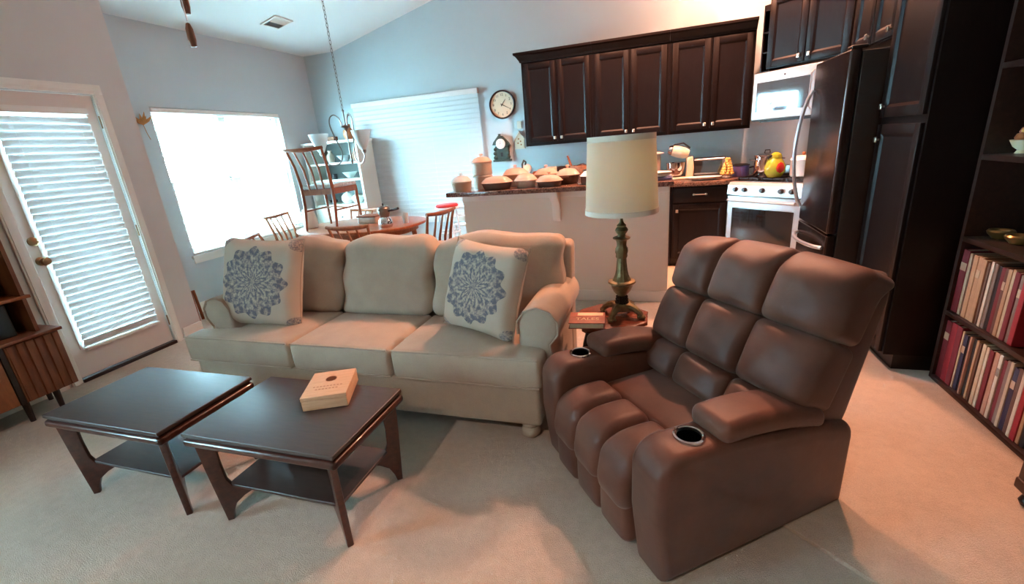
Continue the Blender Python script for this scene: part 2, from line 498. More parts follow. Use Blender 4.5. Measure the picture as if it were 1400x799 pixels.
DR = (1.885, 2.61, 0.0, 2.055)     # door opening in the door wall
TOP = 4.5
struct('floor', MB().box(-4.9, 2.1, YREAR, 5.9, -0.1, 0.0), M['carpet'], 'beige cut pile carpet over the living room floor', 'floor')
struct('floor_kitchen', MB().box(-1.60, XR, 4.14, YB, 0.0, 0.006), M['tile'], 'tan vinyl floor behind the breakfast bar', 'floor')
struct('ceiling', MB().prism([(-4.85, ZC), (XS, ZC), (2.1, ZC+SL*(2.1-XS)), (2.1, ZC+SL*(2.1-XS)+0.15), (-4.85, ZC+0.15)], 'y', YREAR, 5.9), M['ceil'], 'white vaulted ceiling rising from a flat strip', 'ceiling')
wl = wall_with_hole('x', XD, -0.14, -0.2, YC, 0, TOP, DR)
W3 = (-1.2, -0.45, 0.75, 2.05)
w3_ = wall_with_hole('x', XD, -0.14, YREAR, -0.2, 0, TOP, W3)
wl.add(w3_.v, w3_.f)
struct('wall_left', wl, M['wall'], 'grey painted wall with the patio door in it', 'wall')
struct('wall_return', wall_with_hole('y', YC, -0.14, XW-0.14, XD-0.14, 0, TOP), M['wall'], 'short grey wall returning behind the patio door corner', 'wall')
struct('wall_dining', wall_with_hole('x', XW, -0.14, YC-0.14, YB+0.14, 0, TOP, W1), M['wall_daylit'], 'grey dining wall holding the bright twin window', 'wall')
struct('wall_back', wall_with_hole('y', YB, 0.14, XW, XR+0.14, 0, TOP, W2), M['wall_daylit'], 'grey back wall behind the dark kitchen cabinets', 'wall')
struct('wall_right', wall_with_hole('x', XR, 0.14, YREAR, YB, 0, TOP), M['wall'], 'grey wall behind the bookshelf and pantry', 'wall')
struct('wall_rear', wall_with_hole('y', YREAR, -0.14, XD-0.14, XR+0.14, 0, TOP), M['wall'], 'grey living room wall behind the camera', 'wall')
mb = MB(); mb.box(XD, XD+0.014, YREAR, 1.80, 0, 0.1); mb.box(XD, XD+0.014, 2.70, YC, 0, 0.1)
struct('baseboard_left', mb, M['trim'], 'white baseboard under the patio door wall', 'baseboard')
struct('baseboard_dining', MB().prism([(XW, 0), (XW+0.016, 0), (XW+0.016, 0.085), (XW+0.006, 0.105), (XW, 0.105)], 'y', YC, YB), M['trim'], 'white baseboard below the dining window', 'baseboard')
struct('baseboard_back', MB().box(XW, -1.6, YB-0.014, YB, 0, 0.1), M['trim'], 'white baseboard along the back wall', 'baseboard')

# window 1 (dining, twin double hung)
def window(name, label, axis, pos, W, out):
    o = thing(name, label, 'window', (0, 0, 0), kind='structure')
    def bx(mb, a0, a1, z0, z1, d0, d1):
        lo, hi = sorted((pos+out*d0, pos+out*d1))
        if axis == 'x': mb.box(lo, hi, a0, a1, z0, z1)
        else: mb.box(a0, a1, lo, hi, z0, z1)
    a0, a1, z0, z1 = W; mid = (a0+a1)/2; zm = (z0+z1)/2 + 0.005
    f = MB()
    for (p, q, r_, s_) in ((a0, a0+0.035, z0, z1), (a1-0.035, a1, z0, z1), (a0, a1, z1-0.035, z1), (a0, a1, z0, z0+0.035)): bx(f, p, q, r_, s_, 0.05, 0.13)
    f.build('window_frame', M['trim'], o, smooth=False)
    g = MB(); bx(g, mid-0.045, mid+0.045, z0+0.035, z1-0.035, 0.055, 0.13); g.build('mullion', M['trim'], o, smooth=False)
    for (p, q) in ((a0+0.035, mid-0.045), (mid+0.045, a1-0.035)):
        for (lo, hi, d) in ((z0+0.035, zm+0.02, 0.07), (zm-0.02, z1-0.035, 0.095)):
            s_ = MB()
            for (pp, qq, rr, ss) in ((p, p+0.03, lo, hi), (q-0.03, q, lo, hi), (p, q, lo, lo+0.035), (p, q, hi-0.035, hi)): bx(s_, pp, qq, rr, ss, d, d+0.022)
            sash = s_.build('sash', M['trim'], o, smooth=False)
            g = MB(); bx(g, p+0.03, q-0.03, lo+0.035, hi-0.035, d+0.009, d+0.012); g.build('pane', M['glass'], sash, smooth=False)
    s_ = MB(); bx(s_, a0-0.03, a1+0.03, z0-0.03, z0, -0.035, 0.05); s_.build('window_sill', M['trim'], o, smooth=False)
    s_ = MB(); bx(s_, a0-0.015, a1+0.015, z0-0.085, z0-0.03, -0.012, -0.001); s_.build('apron', M['trim'], o, smooth=False)
    return o
window('window_1', 'bright twin sash window beside the dining table', 'x', XW, W1, -1)
window('added_window', 'added side window in the living room wall behind the camera', 'x', XD, W3, -1)  # unseen window added to bring cool daylight onto the foreground
window('window_2', 'wide window behind the closed blind on the back wall', 'y', YB, W2, 1)

def slat_mesh(name, L, axis, wd, tilt, mat):
    n = 5; vs = []; fs = []
    ct, st = math.cos(tilt), math.sin(tilt)
    for e in (-L/2, L/2):
        for side in (0.0011, -0.0011):
            for i in range(n):
                t = -1+2*i/(n-1)
                u, h = t*wd/2, 0.0035*(1-t*t)+side
                U, Hh = u*ct-h*st, u*st+h*ct
                vs.append((e, U, Hh) if axis == 'x' else (U, e, Hh))
    for s_ in (0, 1):
        for i in range(n-1):
            a = s_*n+i; b = 2*n+s_*n+i
            fs.append((a, a+1, b+1, b))
    fs += [(0, n, 3*n, 2*n), (n-1, 2*n-1, 4*n-1, 3*n-1)]
    me = bpy.data.meshes.new(name); me.from_pydata(vs, [], fs); me.materials.append(mat); me.shade_smooth()
    return me
def blind(name, label, axis, pos, a0, a1, z0, z1, spacing, wd, tilt, mat, cords, head=0.05, valance=None):
    # pos: centre plane of the blind; axis: direction the slats run
    mid = (a0+a1)/2
    loc = (mid, pos, z0) if axis == 'x' else (pos, mid, z0)
    o = thing(name, label, 'blind', loc)
    L = a1-a0
    def bx(mb, p0, p1, q0, q1, r0, r1, rr=0.0):
        if axis == 'x': mb.box(p0, p1, q0, q1, r0, r1, rr)
        else: mb.box(q0, q1, p0, p1, r0, r1, rr)
        return mb
    bx(MB(), -L/2, L/2, -0.025, 0.025, z1-z0-head, z1-z0, 0.003).build('headrail', M['blindrail'], o)
    bx(MB(), -L/2, L/2, -0.022, 0.022, 0, 0.02, 0.004).build('bottom_rail', M['blindrail'], o)
    me = slat_mesh('slat', L-0.008, axis, wd, tilt, mat)
    z = 0.02+spacing*0.7
    while z < z1-z0-head-0.01:
        s_ = bpy.data.objects.new('slat', me); C.objects.link(s_); s_.parent = o; s_.location = (0, 0, z); z += spacing
    for c_ in cords:
        k = MB()
        for d in (-wd*0.45, wd*0.45):
            p = (-L/2+c_*L, d) if axis == 'x' else (d, -L/2+c_*L)
            k.tube([(p[0], p[1], 0.01), (p[0], p[1], z1-z0-head)], 0.0009, 4)
        k.build('ladder_cord', M['cord'], o)
    return o
blind('window_blind', 'white slatted blind with open slats in the bright dining window', 'y', XW+0.005-0.02, W1[0]+0.01, W1[1]-0.01, W1[2]+0.005, W1[3]-0.005, 0.056, 0.05, math.radians(3), M['slat'], (0.12, 0.5, 0.88), 0.04)
blind('window_blind', 'white slatted blind pulled shut behind the dining table', 'x', YB-0.035, W2[0]-0.015, W2[1]+0.015, W2[2]-0.02, W2[3]+0.015, 0.058, 0.068, math.radians(-78), M['slat2'], (0.1, 0.37, 0.63, 0.9), 0.06)

# patio door
d = thing('door_1', 'white patio door with a glazed panel and brass knob', 'door', (0, 0, 0), kind='structure')
y0, y1, z1 = DR[0], DR[1], DR[3]
g = (1.985, 2.51, 0.27, 1.90)
f = MB()
for (a, b, c_, e) in ((y0+0.004, g[0], 0.03, z1-0.004), (g[1], y1-0.004, 0.03, z1-0.004), (g[0], g[1], 0.03, g[2]), (g[0], g[1], g[3], z1-0.004)): f.box(XD-0.055, XD-0.012, a, b, c_, e)
slab = f.build('door_slab', M['door'], d, smooth=False)
f = MB()
for (a, b, c_, e) in ((g[0]-0.03, g[0], g[2]-0.03, g[3]+0.03), (g[1], g[1]+0.03, g[2]-0.03, g[3]+0.03), (g[0], g[1], g[2]-0.03, g[2]), (g[0], g[1], g[3], g[3]+0.03)): f.box(XD-0.014, XD-0.004, a, b, c_, e)
f.build('glazing_bead', M['door'], slab, smooth=False)
MB().box(XD-0.036, XD-0.032, g[0], g[1], g[2], g[3]).build('pane', M['glass'], slab, smooth=False)
def rotX(loc): return Matrix.Translation(loc) @ Matrix.Rotation(PI/2, 4, 'Y')
MB().lathe([(0.03, 0), (0.03, 0.006), (0.012, 0.01), (0.011, 0.035), (0.026, 0.042), (0.031, 0.058), (0.024, 0.072), (0.0, 0.076)], n=20, M=rotX((XD-0.012, 1.94, 0.93))).build('knob', M['brass'], d)
MB().lathe([(0.032, 0), (0.032, 0.008), (0.026, 0.013), (0.01, 0.016), (0.0, 0.017)], n=20, M=rotX((XD-0.012, 1.94, 1.07))).build('deadbolt', M['brass'], d)
for hz in (1.86, 1.02, 0.22):
    MB().tube([(XD+0.004, y1-0.002, hz-0.045), (XD+0.004, y1-0.002, hz+0.045)], 0.006).build('hinge', M['brass'], d)
MB().box(XD-0.10, XD+0.03, y0, y1, 0.0, 0.028, 0.004).build('threshold', M['iron'], d)
t = MB()
pr = [(0, 0), (0.02, 0), (0.02, 0.035), (0.012, 0.06), (0.0, 0.065)]
for (a, b) in ((y0-0.068, y0), (y1, y1+0.068)):
    t.box(XD, XD+0.018, a, b, 0, z1+0.004, 0.004); t.box(XD+0.018, XD+0.024, a+0.012, b-0.026, 0, z1+0.04)
t.box(XD, XD+0.018, y0-0.068, y1+0.068, z1+0.004, z1+0.072, 0.004); t.box(XD+0.018, XD+0.024, y0-0.05, y1+0.05, z1+0.03, z1+0.058)
struct('trim_1', t, M['trim'], 'white moulded casing around the patio door', 'trim')
blind('door_blind', 'white slatted blind hung over the patio door glass', 'y', XD+0.012, 1.975, 2.525, 0.225, 1.955, 0.0495, 0.056, math.radians(76), M['slat2'], (0.15, 0.85), 0.045)

# outside the windows
single('patio_ground', MB().box(-30, 10, -12, 30, -0.6, -0.45), M['grass'], 'pale grey paved ground outside the dining window', 'ground', kind='structure')
r = thing('deck_railing', 'white deck railing outside the dining window', 'railing', (-6.3, 4.3, -0.45))
MB().box(-0.03, 0.03, -2.2, 2.2, 1.42, 1.47).build('top_rail', M['deckwood'], r, smooth=False)
MB().box(-0.02, 0.02, -2.2, 2.2, 0.55, 0.59).build('bottom_rail', M['deckwood'], r, smooth=False)
for k in range(4): MB().box(-0.045, 0.045, -2.2+k*1.43, -2.11+k*1.43, 0, 1.55).build('post', M['deckwood'], r, smooth=False)
bal = None
for k in range(30):
    o_ = MB().box(-0.012, 0.012, -0.012, 0.012, 0.59, 1.42).build('baluster', M['deckwood'], r, smooth=False) if bal is None else share(bal, r)
    bal = bal or o_
    o_.location = (0, -2.05+k*0.142, 0)
def tree(loc, h, rad, label):
    t_ = thing('garden_tree', label, 'tree', loc, group='trees outside the dining window')
    MB().tube([(0, 0, 0), (0.05, 0.02, h*0.4), (0, 0, h*0.75)], [0.16, 0.12, 0.05], 8).build('trunk', M['bark'], t_)
    f_ = MB()
    for k in range(420):
        a, b, q = random.uniform(0, 2*PI), random.uniform(-1, 1), random.uniform(0.5, 1)**0.5
        c_ = Vector((rad*q*math.cos(a)*math.sqrt(1-b*b), rad*q*math.sin(a)*math.sqrt(1-b*b), h*0.72+rad*0.9*b*q))
        u = Vector((random.gauss(0, 1), random.gauss(0, 1), random.gauss(0, 1))).normalized()*0.22
        v_ = u.cross(Vector((random.gauss(0, 1), random.gauss(0, 1), random.gauss(0, 1)))).normalized()*0.12
        f_.add([c_-u, c_+v_, c_+u, c_-v_], [(0, 1, 2, 3)])
    tag(f_.build('crown', M['foliage'], t_, smooth=False), kind='stuff')
sd = thing('shading_house', 'grey clapboard house added to shade the window behind the closed blind', 'house', (-2.5, 7.3, -0.45))  # added outside to block sky light and keep the closed blind dim
MB().box(-4.5, 4.5, 0.05, 4.0, 0, 4.6).build('wall', M['siding'], sd, smooth=False)
brd = None
for k in range(22):
    o_ = MB().prism([(0.05, 0.0), (0.025, 0.0), (0.045, 0.21), (0.05, 0.21)], 'x', -4.5, 4.5).build('clapboard', M['siding'], sd, smooth=False) if brd is None else share(brd, sd)
    brd = brd or o_
    o_.location = (0, 0, 0.21*k)
MB().prism([(-0.5, 4.55), (2.0, 6.0), (4.5, 4.55), (4.5, 4.45), (2.0, 5.9), (-0.5, 4.45)], 'x', -4.8, 4.8).build('roof', M['roofing'], sd, smooth=False)
tree((-13.5, 8.2, -0.45), 5.5, 2.2, 'tall pale tree beyond the deck railing, right of the window post')
tree((-15.0, 12.5, -0.45), 6.0, 2.6, 'broad pale tree beyond the deck railing, left of the window post')

# ------------------------------------------------------------------ sofa
def sstep(a, b, x):
    t = max(0.0, min(1.0, (x-a)/(b-a))); return t*t*(3-2*t)
SO = (-1.64, 2.27, 0)
sofa = thing('sofa', 'long beige linen sofa with three seat cushions and rolled arms', 'sofa', SO)
def sb(mb, name, parent=None, mat=None): return mb.build(name, mat or M['sofa'], parent or sofa, world=True)
sb(MB().box(-2.77, -0.53, 1.85, 2.66, 0.085, 0.315, 0.02, 3, 4, warp=lambda x, y, z: (x + (0.07*sstep(1.97, 2.05, y) if x < -2.6 else 0), y, z)), 'base')
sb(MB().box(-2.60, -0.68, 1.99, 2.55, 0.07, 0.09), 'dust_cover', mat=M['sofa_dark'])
def backtilt(x, y, z):
    return (x, y+0.10*max(0, z-0.4), z)
sb(MB().box(-2.70, -0.475, 2.50, 2.66, 0.085, 0.87, 0.035, 3, (6, 1, 4), warp=backtilt), 'back_frame')
for sgn, xo, xi in ((-1, -2.705, -2.525), (1, -0.47, -0.65)):
    cx_ = (xo+xi)/2 + sgn*0.012
    out = [(xi, 0.30), (xi+sgn*0.02, 0.50)]
    pts = []
    for k in range(15):
        a = math.radians(200-255*k/14)
        pts.append((cx_+sgn*0.107*math.cos(a)*1.0, 0.575+0.105*math.sin(a)))
    prof = [(xi, 0.085), (xi, 0.45)] + [(p[0], p[1]) for p in pts] + [(xo-sgn*0.01, 0.42), (xo-sgn*0.012, 0.085)]
    if sgn > 0: prof = list(reversed(prof))
    prof2 = prof
    arm = sb(MB().prism(prof2, 'y', 1.965, 2.62, 0.02, 3), 'arm')
    fp = MB()
    fp.tube([(p[0], 1.963, p[1]) for p in pts[::2]]+[(xo-sgn*0.012, 1.963, 0.42), (xo-sgn*0.012, 1.963, 0.30)], 0.006, 6)
    sb(fp, 'piping', arm)
def seat_cushion(x0, x1, side):
    xin0, xin1 = (x0, x1)
    def wp(x, y, z):
        t = sstep(1.955, 1.99, y)
        lo, hi = x0, x1
        if side < 0: lo = x0 + 0.275*t
        if side > 0: hi = x1 - 0.155*t
        u = (x-x0)/(x1-x0)
        nx = lo + u*(hi-lo)
        vv = (y-1.83)/(2.33-1.83)
        crown = 0.022*(1-(2*u-1)**2)*(1-(2*vv-1)**2)
        if z > 0.39: nz = z + crown
        else: nz = z
        ny = y - (0.012*(1-(2*u-1)**4)*(1-((z-0.385)/0.09)**2) if y < 1.9 else 0)
        return (nx, ny, nz)
    c_ = sb(MB().box(x0, x1, 1.83, 2.36, 0.302, 0.470, 0.028, 3, (10, 10, 3), warp=wp), 'seat_cushion')
    p = []
    for k in range(13):
        u = k/12; x = x0+0.012+u*(x1-x0-0.024)
        p.append((x, 1.833-0.006*(1-(2*u-1)**4), 0.466+0.004*(1-(2*u-1)**2)))
    sb(MB().tube(p, 0.0055, 6), 'piping', c_)
    p = [(q[0], q[1], q[2]-0.155) for q in p]
    sb(MB().tube(p, 0.0050, 6), 'piping', c_)
seat_cushion(-2.805, -1.990, -1)
seat_cushion(-1.985, -1.330, 0)
seat_cushion(-1.325, -0.510, 1)
def back_cushion(x0, x1, seed, skew=0.0):
    rnd = random.Random(seed)
    ph = [rnd.uniform(0, 6.3) for _ in range(6)]
    cx_, hw = (x0+x1)/2, (x1-x0)/2
    def wp(x, y, z):
        u = (x-cx_)/hw; v = (z-0.70)/0.24; q = (y-2.40)/0.10
        puff = (1-u**4)*(1-v**4)
        ny = 2.40 + (y-2.40)*(0.72+0.42*puff)
        nz = z + 0.012*math.sin(5*u+ph[0])*max(0, v) - 0.022*abs(u)**3*max(0, v) + 0.02*(1-u*u)*max(0, v)
        nx = x + 0.01*math.sin(6*v+ph[1])*abs(u)
        ny += 0.010*math.sin(9*u+ph[2]+3*v)*max(0, v-0.3) + 0.004*math.sin(14*u+7*v+ph[3])
        ny += 0.33*(nz-0.48)          # lean back
        nx += skew*(nz-0.48)
        return (nx, ny-0.02, nz)
    c_ = sb(MB().box(x0, x1, 2.30, 2.50, 0.465, 0.925, 0.055, 4, (14, 4, 12), warp=wp), 'back_cushion')
back_cushion(-2.645, -1.985, 3)
back_cushion(-1.978, -1.318, 5)
back_cushion(-1.312, -0.505, 9)
for (fx, fy) in ((-0.60, 1.905), (-2.70, 1.905), (-0.60, 2.58), (-2.62, 2.58)):
    MB().lathe([(0.035, 0), (0.046, 0.012), (0.05, 0.03), (0.044, 0.05), (0.038, 0.06), (0.046, 0.07), (0.046, 0.09)], (fx-SO[0], fy-SO[1], 0), 20).build('foot', M['sofa'], sofa)

# throw pillows
def pillow(label, loc, size, th, rx, ry, rz, ink):
    o = thing('throw_pillow', label, 'pillow', loc)
    o.rotation_euler = (rx, ry, rz)
    a = size/2
    def wp(x, y, z):
        u, v = x/a, z/a
        e = max(0.0, (1-u**4))*max(0.0, (1-v**4))
        t_ = 0.10+0.90*e**0.55
        k1 = 1-0.075*(1-v*v)*abs(u)**3
        k2 = 1-0.075*(1-u*u)*abs(v)**3
        w_ = 0.006*math.sin(9*u+4*v)+0.004*math.sin(13*v-5*u)
        return (x*k1, y*t_+w_*e, z*k2)
    b_ = MB().box(-a, a, -th/2, th/2, -a, a, th*0.35, 4, (18, 1, 18), warp=wp).build('cover', medallion_mat('pillow_lace_print', srgb(190, 178, 160), ink, size*0.37), o, ang=80)
    pts = []
    for k in range(64):
        s_ = k/64*4; sd = int(s_); f_ = (s_-sd)*2-1
        u, v = ((f_, -1), (1, f_), (-f_, 1), (-1, -f_))[sd]
        k1 = 1-0.075*(1-v*v)*abs(u)**3; k2 = 1-0.075*(1-u*u)*abs(v)**3
        pts.append((u*a*k1*0.995, 0, v*a*k2*0.995))
    MB().tube(pts, 0.0045, 6, closed=True).build('piping', M['sofa'], b_)
    return o
pillow('square cream pillow with blue-grey lace medallion against the far left sofa arm', (-2.375, 2.13, 0.735), 0.57, 0.20, math.radians(-17), math.radians(4), math.radians(6), srgb(108, 110, 120))
pillow('square cream pillow with blue-grey lace medallion near the lamp table', (-0.875, 2.135, 0.72), 0.50, 0.19, math.radians(-20), math.radians(4), math.radians(-20), srgb(108, 111, 120))

# ------------------------------------------------------------------ recliner (local x back, y towards its left arm)
TH = math.radians(38.5)
rec = thing('recliner', 'brown leather recliner with tufted back and two cup holders', 'recliner', (0.035, 1.16, 0), TH)
L = M['leather']
MB().box(0.05, 0.80, 0.15, 0.72, 0.04, 0.26).build('base', L, rec)
def arc(cx_, cz_, r_, a0, a1, n):
    return [(cx_+r_*math.cos(math.radians(a0+(a1-a0)*k/n)), cz_+r_*math.sin(math.radians(a0+(a1-a0)*k/n))) for k in range(n+1)]
prof = [(0.015, 0.012), (0.80, 0.012), (0.862, 0.014), (0.868, 0.31)] + arc(0.80, 0.315, 0.068, 0, 70, 4) + [(0.66, 0.43), (0.30, 0.487)] + arc(0.085, 0.405, 0.095, 78, 175, 8) + [(-0.012, 0.25)]
for (v0, v1) in ((0.0, 0.168), (0.702, 0.87)):
    vc = (v0+v1)/2
    arm = MB().prism(prof, 'y', v0, v1, 0.035, 4).build('arm', L, rec, ang=50)
    tilt = -math.atan2(0.487-0.43, 0.36)
    cupz = 0.496
    cut(arm, MB().lathe([(0.042, 0.38), (0.042, 0.6)], (0.165, vc, 0), 28))
    cup = MB().lathe([(0.0, 0.385), (0.0415, 0.385), (0.0415, cupz+0.004), (0.039, cupz+0.004), (0.039, 0.388), (0, 0.388)], (0.165, vc, 0), 28).build('cup_holder', M['black'], rec)
    MB().lathe([(0.039, cupz-0.004), (0.040, cupz+0.006), (0.044, cupz+0.0085), (0.050, cupz+0.006), (0.0515, cupz-0.004)], (0.165, vc, 0), 32).build('rim', M['chrome'], cup)
    def wpad(x, y, z):
        u = (x-0.255)/0.42
        nz = z - 0.018 - 0.060*u*u - 0.012*u
        k_ = 1.0+0.05*math.sin(PI*min(1, max(0, u)))
        return (x, vc+(y-vc)*k_, nz + 0.012*(1-((y-vc)/0.1)**2)*(1-(2*u-1)**2))
    MB().box(0.235, 0.70, vc-0.086, vc+0.086, 0.492, 0.572, 0.034, 4, (8, 3, 1), warp=wpad).build('arm_pad', L, rec, ang=60)
# seat
VB = [0.168, 0.346, 0.524, 0.702]
def puffbox(mb, x0, x1, y0_, y1_, z0, z1, r_, amt, ax, fn=None, m=(8, 8, 4)):
    cs = ((x0+x1)/2, (y0_+y1_)/2, (z0+z1)/2); hs = ((x1-x0)/2, (y1_-y0_)/2, (z1-z0)/2)
    def wp(x, y, z):
        p = [x, y, z]; q = [(p[i]-cs[i])/hs[i] for i in range(3)]
        e = 1.0
        for i in range(3):
            if i != ax: e *= max(0, 1-abs(q[i])**3)
        p[ax] = p[ax] + amt*e*(1 if q[ax] > 0 else -1)*min(1, abs(q[ax])*1.2)
        return fn(*p) if fn else tuple(p)
    return mb.box(x0, x1, y0_, y1_, z0, z1, r_, 4, m, warp=wp)
puffbox(MB(), 0.225, 0.62, VB[0], VB[3], 0.22, 0.372, 0.03, 0.016, 2).build('seat', L, rec, ang=60)
for k in range(3):
    def front(x, y, z):
        s_ = sstep(0.16, 0.36, z)
        return (x - 0.012*math.sin(PI*sstep(0.15, 0.38, z)), y, z - 0.05*(max(0, 0.10-x)/0.13)**2*s_)
    puffbox(MB(), -0.03, 0.235, VB[k]-0.001, VB[k+1]+0.001, 0.17, 0.398, 0.045, 0.013, 2, front).build('seat_front_panel', L, rec, ang=60)
    puffbox(MB(), -0.018, 0.06, VB[k], VB[k+1], 0.03, 0.245, 0.03, 0.012, 0).build('footrest_panel', L, rec, ang=60)
# back: 3 x 3 tufted panels on a leaning plane
B0, B1 = Vector((0.52, 0, 0.36)), Vector((0.80, 0, 0.955))
bd = (B1-B0); BL = bd.length; bd = bd.normalized(); bn = Vector((-bd.z, 0, bd.x))     # towards the sitter
shell = [(0.60, 0.22), (0.80, 0.26), (0.86, 0.40), (0.985, 0.80), (0.99, 0.87), (0.96, 0.915), (0.90, 0.925), (0.82, 0.90), (0.62, 0.42)]
MB().prism(shell, 'y', 0.03, 0.80, 0.03, 3).build('back_shell', L, rec, ang=60)
cols = [0.012, 0.285, 0.556, 0.812]
rows = [0.0, 0.155, 0.405, BL+0.015]
for i in range(3):
    for j in range(3):
        a0, a1, t0, t1 = cols[i], cols[i+1], rows[j], rows[j+1]
        am = (a0+a1)/2; tm = (t0+t1)/2
        top = j == 2
        def wp(x, y, z, a0=a0, a1=a1, t0=t0, t1=t1, am=am, tm=tm, top=top, j=j, i=i):
            # x: thickness (0 front .. ), y: across, z: along the back
            qa = (y-am)/((a1-a0)/2); qt = (z-tm)/((t1-t0)/2)
            e = max(0, 1-abs(qa)**2.6)*max(0, 1-abs(qt)**2.6)
            th = x
            if x < 0.1: th = x - 0.034*e**0.8
            # outer columns curve back slightly, wrinkles
            w_ = 0.0025*math.sin(38*y+17*z+i)*e + 0.002*math.sin(60*z-25*y)*e
            side = (y-0.412)/0.40
            th += 0.035*side**4 + w_
            zz = z
            if top:
                k_ = sstep(0.55, BL+0.015, z)
                th += 0.06*k_**2
                zz = z + 0.02*(1-side*side)*k_
            p = B0 + bd*zz - bn*(th-0.05)
            return (p.x, y, p.z)
        MB().box(0.0, 0.17, a0-0.001, a1+0.001, t0-0.001, t1+0.001, 0.036, 4, (2, 9, 9), warp=wp).build('back_panel', L, rec, ang=70)
for (u, v) in ((0.06, 0.06), (0.06, 0.81), (0.78, 0.06), (0.78, 0.81)):
    MB().lathe([(0.022, 0), (0.022, 0.03)], (u, v, 0), 12).build('glide', M['black'], rec)

# ------------------------------------------------------------------ matching low tables
def low_table(label, cx_, cy_):
    o = thing('coffee_table', label, 'table', (cx_, cy_, 0), group='matching dark walnut tables')
    w_, d_, h = 0.735, 0.475, 0.455
    MB().box(-w_/2+0.004, w_/2-0.004, -d_/2+0.004, d_/2-0.004, h-0.018, h, 0.004).build('tabletop', M['walnut_top'], o)
    MB().box(-w_/2+0.014, w_/2-0.014, -d_/2+0.014, d_/2-0.014, h-0.030, h-0.018).build('groove', M['teak_dark'], o)
    rail = MB()
    rr = 0.017
    z_ = h-0.046
    for (x0, x1, y0_, y1_) in ((-w_/2, w_/2, -d_/2, -d_/2+2*rr), (-w_/2, w_/2, d_/2-2*rr, d_/2), (-w_/2, -w_/2+2*rr, -d_/2, d_/2), (w_/2-2*rr, w_/2, -d_/2, d_/2)):
        rail.box(x0, x1, y0_, y1_, z_-rr, z_+rr, 0.014, 3)
    rail.build('rail', M['walnut'], o)
    MB().box(-0.285, 0.285, -0.17, 0.17, 0.158, 0.172, 0.004).build('shelf', M['walnut_top'], o)
    ang = math.atan2(d_/2-0.04, w_/2-0.06)
    out = [(0.012, 0.0), (0.036, 0.0), (0.044, 0.035), (0.062, 0.075), (0.10, 0.103), (0.15, 0.125), (0.215, 0.146), (0.215, 0.158), (0.15, 0.158), (0.098, 0.150), (0.068, 0.162), (0.052, 0.20), (0.048, 0.28), (0.050, h-0.045), (-0.018, h-0.045), (-0.008, 0.25), (0.004, 0.10)]
    for (sx, sy_) in ((-1, -1), (1, -1), (1, 1), (-1, 1)):
        px_, py_ = sx*(w_/2-0.045), sy_*(d_/2-0.035)
        dirx, diry = -sx*0.80, -sy_*0.60
        Mx = Matrix(((dirx, -diry, 0, px_), (diry, dirx, 0, py_), (0, 0, 1, 0), (0, 0, 0, 1)))
        MB().prism(out, 'y', -0.013, 0.013, 0.005, 2, M=Mx).build('leg', M['walnut'], o)
    return o
low_table('dark walnut low table nearest the ribbed cabinet, its top bare', -2.255, 1.255)
low_table('dark walnut low table carrying the pale wooden box', -1.425, 1.275)
bxo = thing('wooden_box', 'small pale wooden box with faint lettering on the dark table', 'box', (-1.345, 1.405, 0.456), math.radians(25))
MB().box(-0.092, 0.092, -0.112, 0.112, 0, 0.042, 0.003).build('box_body', M['maple'], bxo)
lid = MB().box(-0.093, 0.093, -0.113, 0.113, 0.043, 0.062, 0.003).build('lid', M['maple'], bxo)
em = MB()
em.lathe([(0.024, 0.0622), (0.0245, 0.0624), (0.022, 0.0624), (0.0215, 0.0622)], (0, 0.035, 0), 28)
em.lathe([(0.010, 0.0622), (0.0105, 0.0624), (0.0085, 0.0624), (0.008, 0.0622)], (0, 0.035, 0), 20)
for k in range(8):
    a = k*PI/4
    em.box(0.011, 0.021, -0.001, 0.001, 0.0621, 0.0624, M=Matrix.Translation((0, 0.035, 0)) @ Matrix.Rotation(a, 4, 'Z'))
for (yy, n_) in ((-0.028, 9), (-0.052, 7)):
    for k in range(n_):
        em.box((k-n_/2)*0.014+0.002, (k-n_/2)*0.014+0.011, yy-0.004, yy+0.003, 0.0621, 0.0624)
em.build('printed_emblem', M['print'], lid, smooth=False)

# ------------------------------------------------------------------ lamp table, lamp, book
TT = (-0.225, 2.355, 0)
st = thing('side_table', 'small octagonal mahogany lamp table with dark carved legs', 'table', TT)
def octo(r_): return [(r_*math.cos(PI/8+k*PI/4), r_*math.sin(PI/8+k*PI/4)) for k in range(8)]
MB().prism(octo(0.205), 'z', 0.478, 0.50, 0.007, 3).build('tabletop', M['mahog'], st)
MB().prism(octo(0.172), 'z', 0.425, 0.478).build('apron', M['mahog'], st)
for k in range(4):
    a = PI/4+k*PI/2
    pts = []
    for q in range(17):
        t_ = q/16
        rad = 0.155+0.03*math.sin(2*PI*t_)
        pts.append((rad*math.cos(a), rad*math.sin(a), 0.42*(1-t_)+0.012))
    MB().tube(pts, [0.022-0.010*math.sin(PI*q/16)*0.6 for q in range(17)], 8).build('leg', M['iron'], st)
    for zc in (0.36, 0.28):
        sc_ = MB()
        pts = [((0.11+0.02*zc)*math.cos(a)+0.045*(1-q/26)*math.cos(q*0.5)*(-math.sin(a)), (0.11+0.02*zc)*math.sin(a)+0.045*(1-q/26)*math.cos(q*0.5)*math.cos(a), zc+0.045*(1-q/26)*math.sin(q*0.5)) for q in range(24)]
        sc_.tube(pts, 0.007, 6).build('scroll', M['iron'], st)
MB().prism(octo(0.135), 'z', 0.16, 0.178, 0.004, 2).build('lower_shelf', M['mahog'], st)

